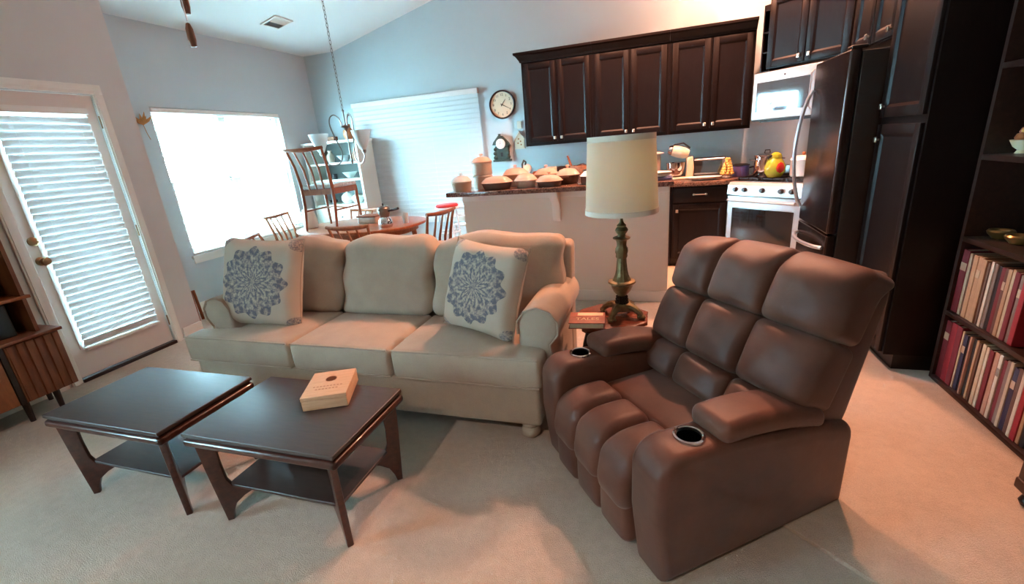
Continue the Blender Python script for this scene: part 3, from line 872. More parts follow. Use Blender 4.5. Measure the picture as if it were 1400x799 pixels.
LP = (-0.172, 2.365, 0.501)
lp = thing('table_lamp', 'aged bronze column lamp with a cream drum shade', 'lamp', LP, math.radians(20))
lp.scale = (1.085, 1.085, 1.072)
base = MB()
base.box(-0.045, 0.045, -0.045, 0.045, 0.03, 0.068, 0.006)
bs = base.build('plinth', M['bronze'], lp)
for k in range(4):
    a = PI/4+k*PI/2
    f_ = MB()
    f_.tube([(0.035*math.cos(a), 0.035*math.sin(a), 0.055), (0.07*math.cos(a), 0.07*math.sin(a), 0.046), (0.098*math.cos(a), 0.098*math.sin(a), 0.028), (0.112*math.cos(a), 0.112*math.sin(a), 0.011)], [0.020, 0.018, 0.015, 0.010], 8)
    f_.lathe([(0, 0), (0.012, 0.002), (0.016, 0.012), (0.010, 0.022), (0, 0.026)], (0.112*math.cos(a), 0.112*math.sin(a), 0), 10)
    for s_ in (-1, 1):
        b2 = a+s_*0.22
        f_.tube([(0.09*math.cos(a), 0.09*math.sin(a), 0.025), (0.105*math.cos(b2), 0.105*math.sin(b2), 0.008)], [0.009, 0.006], 6)
    f_.build('claw_foot', M['bronze'], lp)
MB().lathe([(0.030, 0.066), (0.032, 0.074), (0.026, 0.080), (0.030, 0.088), (0.024, 0.096), (0.028, 0.102), (0.022, 0.108)], n=28, flute=14, fa=0.10).build('dark_collar', M['bronze_dark'], lp)
MB().lathe([(0.020, 0.106), (0.028, 0.116), (0.041, 0.132), (0.050, 0.152), (0.053, 0.166), (0.062, 0.172), (0.067, 0.178), (0.064, 0.184), (0.046, 0.188)], n=32, flute=16, fa=0.02).build('urn', M['bronze'], lp)
MB().lathe([(0.046, 0.186), (0.038, 0.198), (0.032, 0.214), (0.027, 0.240), (0.0235, 0.275), (0.022, 0.305)], n=40, flute=12, fa=0.05).build('column', M['bronze'], lp)
MB().lathe([(0.024, 0.303), (0.028, 0.310), (0.0265, 0.322), (0.030, 0.332), (0.029, 0.350), (0.024, 0.358), (0.022, 0.366), (0.0235, 0.384), (0.026, 0.392)], n=28, flute=8, fa=0.06).build('capital', M['bronze'], lp)
MB().lathe([(0.026, 0.391), (0.038, 0.397), (0.042, 0.403), (0.034, 0.408), (0.020, 0.412), (0.018, 0.420), (0.026, 0.430), (0.031, 0.440), (0.026, 0.450), (0.020, 0.456), (0.022, 0.464), (0.012, 0.474), (0.008, 0.484), (0.006, 0.50)], n=28, flute=10, fa=0.03).build('finial_neck', M['bronze'], lp)
MB().tube([(0, 0, 0.498), (0, 0, 0.60)], 0.006, 8).build('socket_stem', M['bronze_dark'], lp)
MB().lathe([(0.012, 0.585), (0.018, 0.60), (0.018, 0.64), (0.014, 0.645), (0.024, 0.665), (0.030, 0.69), (0.022, 0.715), (0, 0.722)], n=20).build('bulb', M['white'], lp)
hp = MB()
for s_ in (-1, 1):
    hp.tube([(0, 0, 0.585), (s_*0.05, 0, 0.63), (s_*0.06, 0, 0.72), (s_*0.03, 0, 0.83), (0, 0, 0.868)], 0.0022, 6)
hp.tube([(-0.148, 0, 0.868), (0.148, 0, 0.868)], 0.0018, 6); hp.tube([(0, -0.148, 0.868), (0, 0.148, 0.868)], 0.0018, 6)
hp.build('harp', M['bronze_dark'], lp)
sh = MB().lathe([(0.168, 0.525), (0.150, 0.873), (0.1485, 0.873), (0.1665, 0.525), (0.168, 0.525)], n=48).build('lamp_shade', M['shade'], lp)
MB().lathe([(0.1695, 0.524), (0.1685, 0.547), (0.1655, 0.547), (0.1665, 0.524), (0.1695, 0.524)], n=48).build('shade_trim', M['shadetrim'], sh)
MB().lathe([(0.1520, 0.850), (0.1510, 0.875), (0.148, 0.875), (0.149, 0.850), (0.1520, 0.850)], n=48).build('shade_trim', M['shadetrim'], sh)
bk = thing('book', 'thick book with reddish illustrated cover under the bronze lamp foot', 'book', (-0.345, 2.225, 0.501), math.radians(5))
MB().box(-0.085, 0.088, -0.073, 0.073, 0.003, 0.029).build('pages', M['paper'], bk, smooth=False)
cv = MB().box(-0.09, 0.095, -0.078, 0.078, 0.029, 0.033, 0.001).build('front_cover', M['bookred'], bk)
MB().box(-0.09, 0.095, -0.078, 0.078, 0.0, 0.003, 0.001).build('back_cover', M['bookred'], bk)
MB().box(-0.05, 0.085, 0.03, 0.07, 0.0331, 0.0336).build('cover_band', M['bookpale'], cv, smooth=False)
text_mesh('title', 'TALES', 0.045, M['bookpale'], cv, (0.005, -0.02, 0.0334), (0, 0, 0))

# ------------------------------------------------------------------ ribbed cabinet by the patio door
CR = (-3.90, 1.05, 0)
cd = thing('record_cabinet', 'reddish teak cabinet with ribbed door and open hutch by the patio door', 'cabinet', CR)
xf, xb, ya, yb = -3.745, -4.085, 0.35, 1.715
MB().box(xb, xf-0.02, ya, yb, 0.14, 0.525).build('body', M['teak'], cd, world=True, smooth=False)
MB().box(xb, xf+0.015, ya-0.015, yb+0.015, 0.525, 0.545, 0.004).build('top', M['teak'], cd, world=True)
dr_ = MB().box(xf-0.02, xf-0.006, 1.435, yb-0.006, 0.145, 0.518).build('ribbed_door', M['teak'], cd, world=True, smooth=False)
n_ = 6; wdt = (yb-0.006-1.435)/n_
rib = None
for k in range(n_):
    yy = 1.435+wdt*(k+0.5)
    out = [(xf-0.008, yy-wdt*0.36), (xf+0.003, yy-wdt*0.27), (xf+0.003, yy+wdt*0.27), (xf-0.008, yy+wdt*0.36)]
    MB().prism(out, 'z', 0.147, 0.516).build('rib', M['teak'], dr_, world=True, smooth=False)
MB().box(xf-0.02, xf, 1.405, 1.43, 0.14, 0.525).build('divider', M['teak_dark'], cd, world=True, smooth=False)
MB().box(xf-0.02, xf-0.004, ya+0.01, 1.40, 0.145, 0.518, 0.003).build('sliding_door', M['chairwood'], cd, world=True)
for (lx, ly) in ((-3.80, 1.60), (-3.80, 1.44), (-4.04, 1.66), (-3.80, 0.45), (-4.04, 0.45)):
    MB().tube([(lx, ly, 0.15), (lx, ly, 0.0)], [0.02, 0.014], 10).build('leg', M['iron'], cd, world=True)
hu = MB()
hu.box(-4.085, -3.80, 1.63, 1.65, 0.545, 1.42); hu.box(-4.085, -3.80, 0.40, 0.42, 0.545, 1.42); hu.box(-4.085, -3.80, 0.40, 1.65, 1.40, 1.42)
hutch = hu.build('hutch_case', M['teak'], cd, world=True, smooth=False)
MB().box(-4.085, -3.785, 0.42, 1.67, 0.765, 0.785, 0.003).build('hutch_shelf', M['chairwood'], cd, world=True)
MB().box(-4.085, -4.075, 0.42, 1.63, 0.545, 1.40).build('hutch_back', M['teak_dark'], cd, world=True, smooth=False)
single('loudspeaker', MB().box(-0.11, 0.11, -0.16, 0.16, 0, 0.205, 0.006), M['black'], 'black boxy speaker standing inside the teak hutch', 'speaker', (-3.95, 1.40, 0.546))
single('television', MB().box(-0.04, 0.04, -0.38, 0.38, 0, 0.52, 0.008), M['black'], 'dark flat television on the teak hutch shelf', 'television', (-3.93, 1.19, 0.786))
single('white_dish', MB().lathe([(0.03, 0), (0.05, 0.01), (0.075, 0.05), (0.072, 0.05), (0.045, 0.012), (0, 0.01)], n=20), M['white'], 'small white dish beside the speaker in the hutch', 'dish', (-3.88, 1.13, 0.546))

# rug piece behind the recliner
single('rug', MB().prism([(0.36, 1.625), (1.235, 0.85), (1.46, 0.85), (1.46, 2.72), (0.36, 2.72)], 'z', 0.0, 0.02, 0.006, 2), M['rug'], 'thick beige carpet piece with a raised edge behind the recliner', 'rug')

# ------------------------------------------------------------------ breakfast bar
bw = MB().box(-1.76, 0.10, 4.00, 4.14, 0, 1.03)
barw = struct('wall_bar', bw, M['barwall'], 'beige half wall carrying the granite breakfast bar', 'half wall')
cb = [(4.0, 1.028), (3.86, 1.028), (3.855, 1.0), (3.875, 0.96), (3.93, 0.93), (3.955, 0.88), (3.955, 0.80), (3.975, 0.765), (4.0, 0.75)]
for xc in (-0.855,):
    MB().prism(cb, 'x', xc-0.035, xc+0.035, 0.004, 2).build('corbel', M['trim'], barw)
MB().box(-1.76, 0.10, 3.985, 4.0, 0.965, 1.03, 0.004).build('top_moulding', M['trim'], barw)
MB().box(-1.76, 0.10, 3.987, 4.0, 0.0, 0.10, 0.003).build('baseboard', M['trim'], barw)
single('bar_countertop', MB().box(-1.835, 0.125, 3.795, 4.29, 1.031, 1.071, 0.006), M['granite'], 'brown speckled granite slab on the beige half wall', 'countertop')

def casserole(name, label, x, y, z, rx_, ry_, h, mat, lidmat, lidh, rz=0.0, knob=True, foot=0.8, handles=False, group='lidded dishes on the bar'):
    o = thing(name, label, 'casserole', (x, y, z), rz, group=group)
    k = ry_/rx_
    MB().lathe([(0, 0.0), (rx_*foot, 0.0), (rx_*(foot+0.06), h*0.12), (rx_*0.97, h*0.9), (rx_*1.05, h*0.97), (rx_*1.05, h), (rx_*0.97, h), (rx_*0.93, h*0.9), (rx_*foot*0.95, h*0.1), (0, h*0.08)], n=32, sy=k).build('dish', mat, o)
    if handles:
        for s_ in (-1, 1):
            MB().tube([(s_*rx_*0.98, -0.03*k, h*0.86), (s_*(rx_*1.22), -0.028, h*0.88), (s_*(rx_*1.22), 0.028, h*0.88), (s_*rx_*0.98, 0.03*k, h*0.86)], 0.007, 6).build('handle', mat, o)
    ld = MB().lathe([(rx_*1.0, h+0.001), (rx_*1.03, h+0.005), (rx_*0.97, h+0.010), (rx_*0.90, h+lidh*0.35), (rx_*0.66, h+lidh*0.78), (rx_*0.3, h+lidh*0.97), (0.0, h+lidh)], n=32, sy=k).build('lid', lidmat, o)
    if knob:
        MB().lathe([(0.010, h+lidh-0.002), (0.008, h+lidh+0.006), (0.017, h+lidh+0.014), (0.018, h+lidh+0.022), (0.010, h+lidh+0.028), (0, h+lidh+0.029)], n=16).build('knob', lidmat, ld)
    return o
BT = 1.072
casserole('casserole', 'round grey stoneware casserole with clear lid at the window end of the bar', -1.715, 3.905, BT, 0.096, 0.096, 0.085, M['ceramic'], M['lidclear'], 0.055)
casserole('casserole', 'round taupe pot at the bottom of the two-pot stack', -1.575, 4.10, BT, 0.092, 0.092, 0.110, M['ceramic'], M['ceramic'], 0.012, knob=False, foot=0.9)
casserole('casserole', 'taupe pot with domed glass lid on top of the two-pot stack', -1.575, 4.10, BT+0.124, 0.096, 0.096, 0.115, M['ceramic'], M['lidglass'], 0.05, foot=0.92)
casserole('casserole', 'long oval dark brown casserole with glass lid in front of the pot stack', -1.375, 3.915, BT, 0.145, 0.095, 0.058, M['pyro'], M['lidglass'], 0.06, math.radians(3), foot=0.78, knob=False)
casserole('casserole', 'wide beige casserole behind the oval brown dish', -1.270, 4.165, BT, 0.125, 0.105, 0.105, M['ceramic'], M['lidglass'], 0.06, foot=0.7)
casserole('casserole', 'round taupe casserole with glass lid right of the oval brown dish', -1.115, 3.955, BT, 0.102, 0.102, 0.062, M['ceramic'], M['lidglass'], 0.06, foot=0.75, knob=False)
casserole('casserole', 'low beige casserole tucked behind the second oval dish', -0.975, 4.165, BT, 0.112, 0.10, 0.09, M['ceramic'], M['lidglass'], 0.055, foot=0.75)
casserole('casserole', 'shallow oval brown dish with glass lid above the corbel', -0.895, 3.92, BT, 0.118, 0.092, 0.045, M['pyro'], M['lidglass'], 0.055, math.radians(-4), foot=0.8)
casserole('casserole', 'round plum-brown casserole with a looped glass knob near the lamp shade', -0.765, 4.105, BT, 0.105, 0.105, 0.075, M['pyro'], M['lidglass'], 0.06, PI/2, foot=0.78, handles=True)
casserole('casserole', 'small black casserole standing behind the white lidded dish', -0.55, 4.195, BT, 0.09, 0.09, 0.095, M['black'], M['black'], 0.02, foot=0.85)
casserole('casserole', 'square-sided brown dish with white lid half hidden by the lamp shade', -0.53, 3.965, BT, 0.10, 0.10, 0.065, M['pyro'], M['white'], 0.05, foot=0.9, knob=False)
casserole('casserole', 'beige casserole hidden behind the lamp shade', -0.33, 4.10, BT, 0.10, 0.11, 0.08, M['ceramic'], M['lidglass'], 0.05)
pl = thing('plate_stack', 'stack of pale plates at the lamp end of the bar', 'plates', (0.005, 3.985, BT+0.0225))
for k in range(3):
    MB().lathe([(0, 0.004), (0.05, 0.002), (0.062, 0.004), (0.098, 0.014), (0.098, 0.017), (0.06, 0.008), (0, 0.007)], (0.004*k, -0.003*k, k*0.011), 28).build('plate', M['white'], pl)
single('serving_tray', MB().box(-0.11, 0.11, -0.09, 0.09, 0, 0.022, 0.006), M['purple'], 'dull purple tray under the stacked bar plates', 'tray', (0.0, 3.985, BT))

# ------------------------------------------------------------------ cabinets
def shaker(parent, x0, x1, z0, z1, y, knobx=None, knobz=None, frame=0.055, knob='knob', mat=None):
    mt = mat or M['espresso']
    f_ = MB()
    f_.box(x0, x0+frame, y-0.02, y, z0, z1, 0.002, 1); f_.box(x1-frame, x1, y-0.02, y, z0, z1, 0.002, 1)
    f_.box(x0+frame, x1-frame, y-0.02, y, z0, z0+frame, 0.002, 1); f_.box(x0+frame, x1-frame, y-0.02, y, z1-frame, z1, 0.002, 1)
    d_ = f_.build('door', mt, parent)
    pnl = MB()
    a0, a1, c0, c1 = x0+frame, x1-frame, z0+frame, z1-frame
    # bevelled moulding around a recessed flat panel
    q = 0.014
    vs = [(a0, y-0.018, c0), (a1, y-0.018, c0), (a1, y-0.018, c1), (a0, y-0.018, c1), (a0+q, y-0.008, c0+q), (a1-q, y-0.008, c0+q), (a1-q, y-0.008, c1-q), (a0+q, y-0.008, c1-q)]
    fs = [(0, 1, 5, 4), (1, 2, 6, 5), (2, 3, 7, 6), (3, 0, 4, 7), (4, 5, 6, 7)]
    pnl.add(vs, fs); pnl.build('panel', mt, d_, smooth=False)
    if knobx is not None:
        kb = MB()
        kb.tube([(knobx, y-0.02, knobz), (knobx, y-0.034, knobz)], 0.006, 8)
        kb.box(knobx-0.014, knobx+0.014, y-0.044, y-0.034, knobz-0.016, knobz+0.016, 0.004, 2)
        kb.build('knob', M['nickel'], d_)
    return d_
def crown(mb, x0, x1, y, z, ends=(True, True), proj=0.07, h=0.10):
    # y = cabinet front (facing -y); profile runs outwards/upwards
    pr_ = [(y, z), (y-0.012, z), (y-0.018, z+0.02), (y-0.05, z+0.065), (y-proj, z+0.078), (y-proj, z+h), (y, z+h)]
    n = len(pr_)
    vs = []
    for e, xx in ((-1, x0), (1, x1)):
        for (yy, zz) in pr_:
            ex = (y-yy) if ends[0 if e < 0 else 1] else 0
            vs.append((xx+e*ex, yy, zz))
    fs = [(i, (i+1) % n, n+(i+1) % n, n+i) for i in range(n)] + [tuple(range(n)), tuple(range(2*n-1, n-1, -1))]
    return mb.add(vs, fs)
UY = 5.45
UX = [-1.50, -0.70, 0.10, 0.90]
ulab = ['dark espresso wall cabinet with two doors next to the round clock', 'dark espresso wall cabinet with two doors above the lamp shade', 'dark espresso wall cabinet with two doors above the stand mixer']
for k in range(3):
    x0, x1 = UX[k], UX[k+1]
    o = thing('wall_cabinet', ulab[k], 'cabinet', ((x0+x1)/2, UY, 1.41), group='upper cabinets on the back wall')
    hw = (x1-x0)/2-0.0005
    MB().box(-hw, hw, 0.0, YB-UY-0.001, 0, 0.92).build('body', M['espresso'], o, smooth=False)
    shaker(o, -hw+0.028, -0.012, 0.035, 0.885, 0, -0.040, 0.075)
    shaker(o, 0.012, hw-0.028, 0.035, 0.885, 0, 0.040, 0.075)
    c_ = MB(); crown(c_, -hw, hw, 0.0, 0.905, (k == 0, False))
    if k == 0:
        # return of the crown along the cabinet's end
        pass
    c_.build('crown', M['espresso'], o, smooth=False)
# corner open shelf, diagonal cabinet, microwave, range
RC = (0.97, 4.87, 0)
def diag(lx, ly, z=0.0):
    c45 = math.cos(-PI/4); s45 = math.sin(-PI/4)
    return (RC[0]+lx*c45-ly*s45, RC[1]+lx*s45+ly*c45, z)
R45 = -PI/4
def open_shelf(label, loc, rz, w_, d_, h, zs):
    o = thing('open_shelf', label, 'shelf', loc, rz)
    b_ = MB()
    b_.box(-w_/2, -w_/2+0.012, 0, d_, 0, h); b_.box(w_/2-0.012, w_/2, 0, d_, 0, h); b_.box(-w_/2, w_/2, d_-0.01, d_, 0, h)
    b_.box(-w_/2, w_/2, 0, d_, 0, 0.014); b_.box(-w_/2, w_/2, 0, d_, h-0.05, h)
    b_.build('case', M['espresso'], o, smooth=False)
    for z_ in zs: MB().box(-w_/2+0.012, w_/2-0.012, 0.004, d_-0.01, z_, z_+0.014).build('shelf_board', M['espresso'], o, smooth=False)
    return o
OFF = 0.24
open_shelf('narrow dark open shelf between the wall cabinets and the microwave cabinet', diag(-0.305, OFF+0.06, 1.905), R45, 0.10, 0.22, 0.58, (0.17, 0.34))
o = thing('wall_cabinet', 'dark espresso two-door cabinet above the microwave', 'cabinet', diag(0.11, OFF, 1.925), R45)
MB().box(-0.36, 0.36, 0, 0.30, 0, 0.62).build('body', M['espresso'], o, smooth=False)
shaker(o, -0.352, -0.004, 0.01, 0.585, 0, -0.045, 0.06)
shaker(o, 0.004, 0.352, 0.01, 0.585, 0, 0.045, 0.06)
c_ = MB(); crown(c_, -0.36, 0.36, 0.0, 0.60); c_.build('crown', M['espresso'], o, smooth=False)
mw = thing('microwave', 'stainless over-range microwave reflecting the window', 'microwave', diag(0.05, OFF-0.06, 1.465), R45)
MB().box(-0.38, 0.38, 0.02, 0.36, 0, 0.435, 0.004).build('body', M['dside'], mw)
dd = MB().box(-0.375, 0.20, 0, 0.022, 0.015, 0.43, 0.006).build('door', M['stainless_w'], mw)
MB().box(-0.335, 0.165, -0.002, 0.002, 0.085, 0.345).build('window', M['mwglass'], dd, smooth=False)
MB().lathe([(0.008, 0), (0.008, 0.002)], n=14, M=Matrix.Translation((-0.07, 0.0, 0.385)) @ Matrix.Rotation(PI/2, 4, 'X')).build('badge', M['dside'], dd)
MB().tube([(0.185, 0, 0.07), (0.185, -0.03, 0.09), (0.185, -0.03, 0.36), (0.185, 0, 0.38)], 0.008, 8).build('handle', M['stainless'], dd)
MB().box(0.203, 0.375, 0, 0.022, 0.015, 0.43, 0.006).build('control_panel', M['stainless_w'], mw)
MB().box(-0.30, 0.30, 0.03, 0.30, -0.012, 0.0, 0.003).build('vent_grille', M['black'], mw)

rg = thing('gas_range', 'stainless gas range set diagonally in the kitchen corner', 'range', (RC[0], RC[1], 0.0), R45)
MB().box(-0.38, 0.38, 0.02, 0.64, 0.006, 0.90, 0.003).build('body', M['stainless'], rg)
od = MB().box(-0.375, 0.375, -0.018, 0.02, 0.20, 0.775, 0.008).build('oven_door', M['stainless_w'], rg)
MB().box(-0.315, 0.315, -0.021, -0.016, 0.25, 0.655, 0.003).build('oven_window', M['ovenglass'], od)
hd = MB(); hd.tube([(-0.34, -0.065, 0.735), (0.34, -0.065, 0.735)], 0.013, 12)
for s_ in (-1, 1): hd.tube([(s_*0.32, -0.015, 0.735), (s_*0.32, -0.065, 0.735)], 0.009, 8)
hd.build('handle', M['stainless_w'], od)
MB().box(-0.375, 0.375, -0.015, 0.02, 0.03, 0.19, 0.006).build('drawer', M['stainless_w'], rg)
cpn = MB().prism([(0.02, 0.785), (-0.03, 0.79), (-0.02, 0.875), (0.01, 0.905), (0.08, 0.905), (0.08, 0.785)], 'x', -0.38, 0.38, 0.003, 1).build('control_panel', M['stainless_w'], rg)
for kx in (-0.285, -0.185, 0.0, 0.185, 0.285):
    Mx = Matrix.Translation((kx, -0.026, 0.838)) @ Matrix.Rotation(PI/2-0.11, 4, 'X')
    MB().lathe([(0.024, 0), (0.024, 0.006), (0.019, 0.008), (0.018, 0.028), (0.015, 0.031), (0, 0.031)], n=18, M=Mx).build('burner_knob', M['dside'], rg)
MB().box(-0.38, 0.38, 0.08, 0.62, 0.90, 0.912, 0.003).build('cooktop', M['black'], rg)
for gx in (-0.25, 0.0, 0.25):
    gr = MB()
    for q in range(3): gr.box(gx-0.115+q*0.105, gx-0.10+q*0.105, 0.10, 0.58, 0.925, 0.94)
    for q in range(3): gr.box(gx-0.12, gx+0.12, 0.11+q*0.225, 0.125+q*0.225, 0.925, 0.94)
    for (ax_, ay_) in ((-0.11, 0.11), (0.10, 0.11), (-0.11, 0.56), (0.10, 0.56)): gr.box(gx+ax_, gx+ax_+0.012, ay_, ay_+0.012, 0.91, 0.93)
    gr.build('grate', M['grate'], rg, smooth=False)
MB().box(-0.38, 0.38, 0.60, 0.66, 0.90, 1.02, 0.006).build('backguard', M['stainless'], rg)

# base cabinets and back counter
def base_cab(label, x0, x1):
    o = thing('base_cabinet', label, 'cabinet', ((x0+x1)/2, 5.14, 0.007), group='base cabinets under the back counter')
    hw = (x1-x0)/2-0.0005
    MB().box(-hw, hw, 0.02, 0.615, 0.09, 0.875).build('body', M['espresso'], o, smooth=False)
    MB().box(-hw, hw, 0.075, 0.60, 0.0, 0.09).build('toe_kick', M['black'], o, smooth=False)
    dw = MB().box(-hw+0.012, hw-0.012, 0.0, 0.02, 0.705, 0.862, 0.003).build('drawer', M['espresso'], o)
    hb = MB(); hb.tube([(-0.062, -0.028, 0.79), (0.062, -0.028, 0.79)], 0.006, 8)
    for s_ in (-1, 1): hb.tube([(s_*0.055, 0, 0.79), (s_*0.055, -0.028, 0.79)], 0.0065, 8); hb.lathe([(0.0, -0.012), (0.011, -0.006), (0.011, 0.006), (0, 0.012)], (s_*0.06, -0.028, 0.79), 10)
    hb.build('handle', M['nickel'], dw)
    shaker(o, -hw+0.012, hw-0.012, 0.10, 0.690, 0.02, -hw+0.05, 0.62)
base_cab('dark base cabinet with a drawer beside the gas range', 0.155, 0.695)
base_cab('dark base cabinet hidden behind the bar, left of the one by the range', -0.65, 0.15)
base_cab('dark base cabinet hidden behind the bar at the window end', -1.45, -0.655)
ct = MB().prism([(-1.48, 5.105), (0.655, 5.105), (1.295, 5.745), (1.295, YB-0.002), (-1.48, YB-0.002)], 'z', 0.884, 0.926, 0.005, 2)
single('back_countertop', ct, M['granite'], 'brown granite counter running under the wall cabinets', 'countertop')

# fridge
fr = thing('refrigerator', 'tall dark stainless refrigerator with a long curved handle', 'refrigerator', (1.08, 3.77, 0.0))
MB().box(0.065, 0.78, -0.325, 0.325, 0.02, 1.80, 0.006).build('body', M['dside'], fr)
d1 = MB().box(0.0, 0.062, -0.325, 0.325, 0.70, 1.815, 0.012, 3).build('door', M['dstainless'], fr)
d2 = MB().box(0.0, 0.062, -0.325, 0.325, 0.06, 0.69, 0.012, 3).build('freezer_drawer', M['dstainless'], fr)
for (yy, zz) in ((-0.30, 1.815),):
    MB().box(0.005, 0.09, -0.32, -0.24, 1.812, 1.835, 0.008).build('hinge_cover', M['black'], fr)
pts = []
for q in range(15):
    t_ = q/14
    pts.append((-0.012-0.075*math.sin(PI*t_)**0.7, 0.285, 0.80+0.84*t_))
MB().tube(pts, 0.013, 10).build('handle', M['stainless'], d1)
pts = []
for q in range(13):
    t_ = q/12
    pts.append((-0.006-0.075*math.sin(PI*t_)**0.6, -0.29+0.58*t_, 0.60))
MB().tube(pts, 0.013, 10).build('handle', M['stainless'], d2)
MB().box(0.07, 0.74, -0.30, 0.30, 0.0, 0.02).build('plinth', M['black'], fr)
# tall pantry, fridge cabinet: built with their fronts on local -y, turned to face -x
pn = thing('pantry_cabinet', 'tall black-brown pantry cabinet with four doors beside the refrigerator', 'cabinet', (1.265, 3.175, 0.0), -PI/2)
# local x runs towards -y world, local y runs towards +x world
MB().box(-0.262, 0.262, 0.02, 0.615, 0.09, 2.62).build('body', M['espresso'], pn, smooth=False)
MB().box(-0.262, 0.262, 0.07, 0.60, 0.0, 0.09).build('toe_kick', M['black'], pn, smooth=False)
shaker(pn, -0.245, 0.245, 0.10, 1.375, 0.02, -0.20, 1.29)
shaker(pn, -0.245, 0.245, 1.415, 2.55, 0.02, -0.20, 1.475)
oc = thing('wall_cabinet', 'dark espresso cabinet above the refrigerator', 'cabinet', (1.285, 3.775, 1.855), -PI/2)
MB().box(-0.325, 0.325, 0.02, 0.60, 0.0, 0.76).build('body', M['espresso'], oc, smooth=False)
shaker(oc, -0.315, -0.004, 0.01, 0.72, 0.02, -0.04, 0.06)
shaker(oc, 0.004, 0.315, 0.01, 0.72, 0.02, 0.27, 0.05)
open_shelf('dark open cubby between the microwave cabinet and the fridge cabinet', (1.46, 4.32, 1.90), -PI/2, 0.40, 0.30, 0.72, (0.15, 0.32))

# counter clutter, back counter z = 0.927
CT = 0.927
mx_ = thing('stand_mixer', 'cream stand mixer with steel bowl on the back counter', 'mixer', (0.245, 5.47, CT), math.radians(180))
# local +x is the nose direction (to the left in the photograph)
MB().box(-0.13, 0.15, -0.075, 0.075, 0.0, 0.03, 0.014, 3).build('base', M['cream'], mx_)
MB().prism([(-0.13, 0.02), (-0.05, 0.02), (-0.06, 0.14), (-0.05, 0.23), (-0.12, 0.24), (-0.135, 0.12)], 'y', -0.04, 0.04, 0.015, 3).build('column', M['cream'], mx_)
hdm = Matrix.Translation((-0.08, 0, 0.265)) @ Matrix.Rotation(math.radians(-16), 4, 'Y')
MB().lathe([(0, 0), (0.045, 0.006), (0.062, 0.05), (0.064, 0.12), (0.056, 0.18)], n=24, sx=0.95, M=hdm @ Matrix.Rotation(PI/2, 4, 'Y')).build('head', M['cream'], mx_)
MB().lathe([(0.0562, 0.178), (0.054, 0.20), (0.042, 0.222), (0, 0.228)], n=24, sx=0.95, M=hdm @ Matrix.Rotation(PI/2, 4, 'Y')).build('nose_cap', M['chrome'], mx_)
MB().tube([(-0.09, 0, 0.33), (-0.02, 0, 0.385), (0.07, 0, 0.375), (0.12, 0, 0.325)], 0.009, 8).build('lift_handle', M['black'], mx_)
MB().lathe([(0.05, 0.032), (0.055, 0.036), (0.085, 0.07), (0.098, 0.13), (0.102, 0.185), (0.099, 0.185), (0.082, 0.07), (0, 0.045)], (0.055, 0, 0), 28).build('bowl', M['chrome'], mx_)
to = thing('toaster_oven', 'steel countertop toaster oven right of the stand mixer', 'toaster oven', (0.545, 5.57, CT))
MB().box(-0.165, 0.165, -0.10, 0.12, 0.012, 0.21, 0.008).build('body', M['dside'], to)
MB().box(-0.160, 0.115, -0.106, -0.10, 0.03, 0.185).build('glass_door', M['mwglass'], to, smooth=False)
MB().tube([(-0.165, -0.125, 0.20), (0.135, -0.125, 0.20)], 0.010, 10).build('handle', M['chrome'], to)
MB().box(0.118, 0.162, -0.106, -0.10, 0.03, 0.19).build('control_panel', M['stainless'], to, smooth=False)
for (ax_, ay_) in ((-0.14, -0.08), (0.14, -0.08), (-0.14, 0.10), (0.14, 0.10)): MB().lathe([(0.012, 0), (0.012, 0.013)], (ax_, ay_, 0), 10).build('foot', M['black'], to)
single('platter', MB().lathe([(0, 0.006), (0.10, 0.003), (0.12, 0.006), (0.185, 0.030), (0.187, 0.034), (0.12, 0.012), (0, 0.012)], n=32, sy=0.55), M['white'], 'wide white platter in front of the toaster oven', 'platter', (0.46, 5.27, CT))
co_ = thing('corn_ornament', 'knobbly yellow ceramic fruit tower beside the toaster oven', 'ornament', (0.70, 5.345, CT))
MB().lathe([(0.03, 0), (0.045, 0.012), (0.03, 0.03), (0.036, 0.04)], n=16).build('foot', M['white'], co_)
n_ = 0
for lv in range(7):
    rr = 0.052*(1-lv/8.0); zz = 0.05+lv*0.024
    for q in range(max(1, 8-lv)):
        a = q*2*PI/max(1, 8-lv)+lv*0.4
        MB().lathe([(0, -0.017), (0.012, -0.012), (0.017, 0), (0.012, 0.012), (0, 0.017)], (rr*math.cos(a), rr*math.sin(a), zz), 10).build('fruit', M['yellow'], co_)
pp = thing('enamel_pot', 'short purple enamel saucepan left of the stockpot', 'pot', (0.845, 5.46, CT))
MB().lathe([(0, 0.0), (0.075, 0.0), (0.082, 0.01), (0.082, 0.11), (0.086, 0.113), (0.080, 0.113), (0.078, 0.012), (0, 0.008)], n=28).build('pan', M['purple'], pp)
MB().lathe([(0.086, 0.113), (0.088, 0.119), (0.06, 0.13), (0, 0.135)], n=28).build('lid', M['black'], pp)
MB().tube([(0.08, 0, 0.085), (0.12, 0.02, 0.09), (0.17, 0.05, 0.095)], 0.009, 8).build('handle', M['black'], pp)
GZ = 0.941
def on_range(lx, ly): return diag(lx, ly, GZ)
sp_ = thing('stockpot', 'tall steel stockpot on the gas range', 'pot', on_range(-0.20, 0.30))
MB().lathe([(0, 0), (0.105, 0), (0.112, 0.01), (0.112, 0.19), (0.117, 0.196), (0.110, 0.196), (0.108, 0.012), (0, 0.008)], n=32).build('body', M['chrome'], sp_)
MB().lathe([(0.117, 0.197), (0.118, 0.203), (0.08, 0.218), (0, 0.226)], n=32).build('lid', M['chrome'], sp_)
for s_ in (-1, 1): MB().tube([(s_*0.11, -0.035, 0.16), (s_*0.15, -0.03, 0.162), (s_*0.15, 0.03, 0.162), (s_*0.11, 0.035, 0.16)], 0.006, 8).build('handle', M['chrome'], sp_)
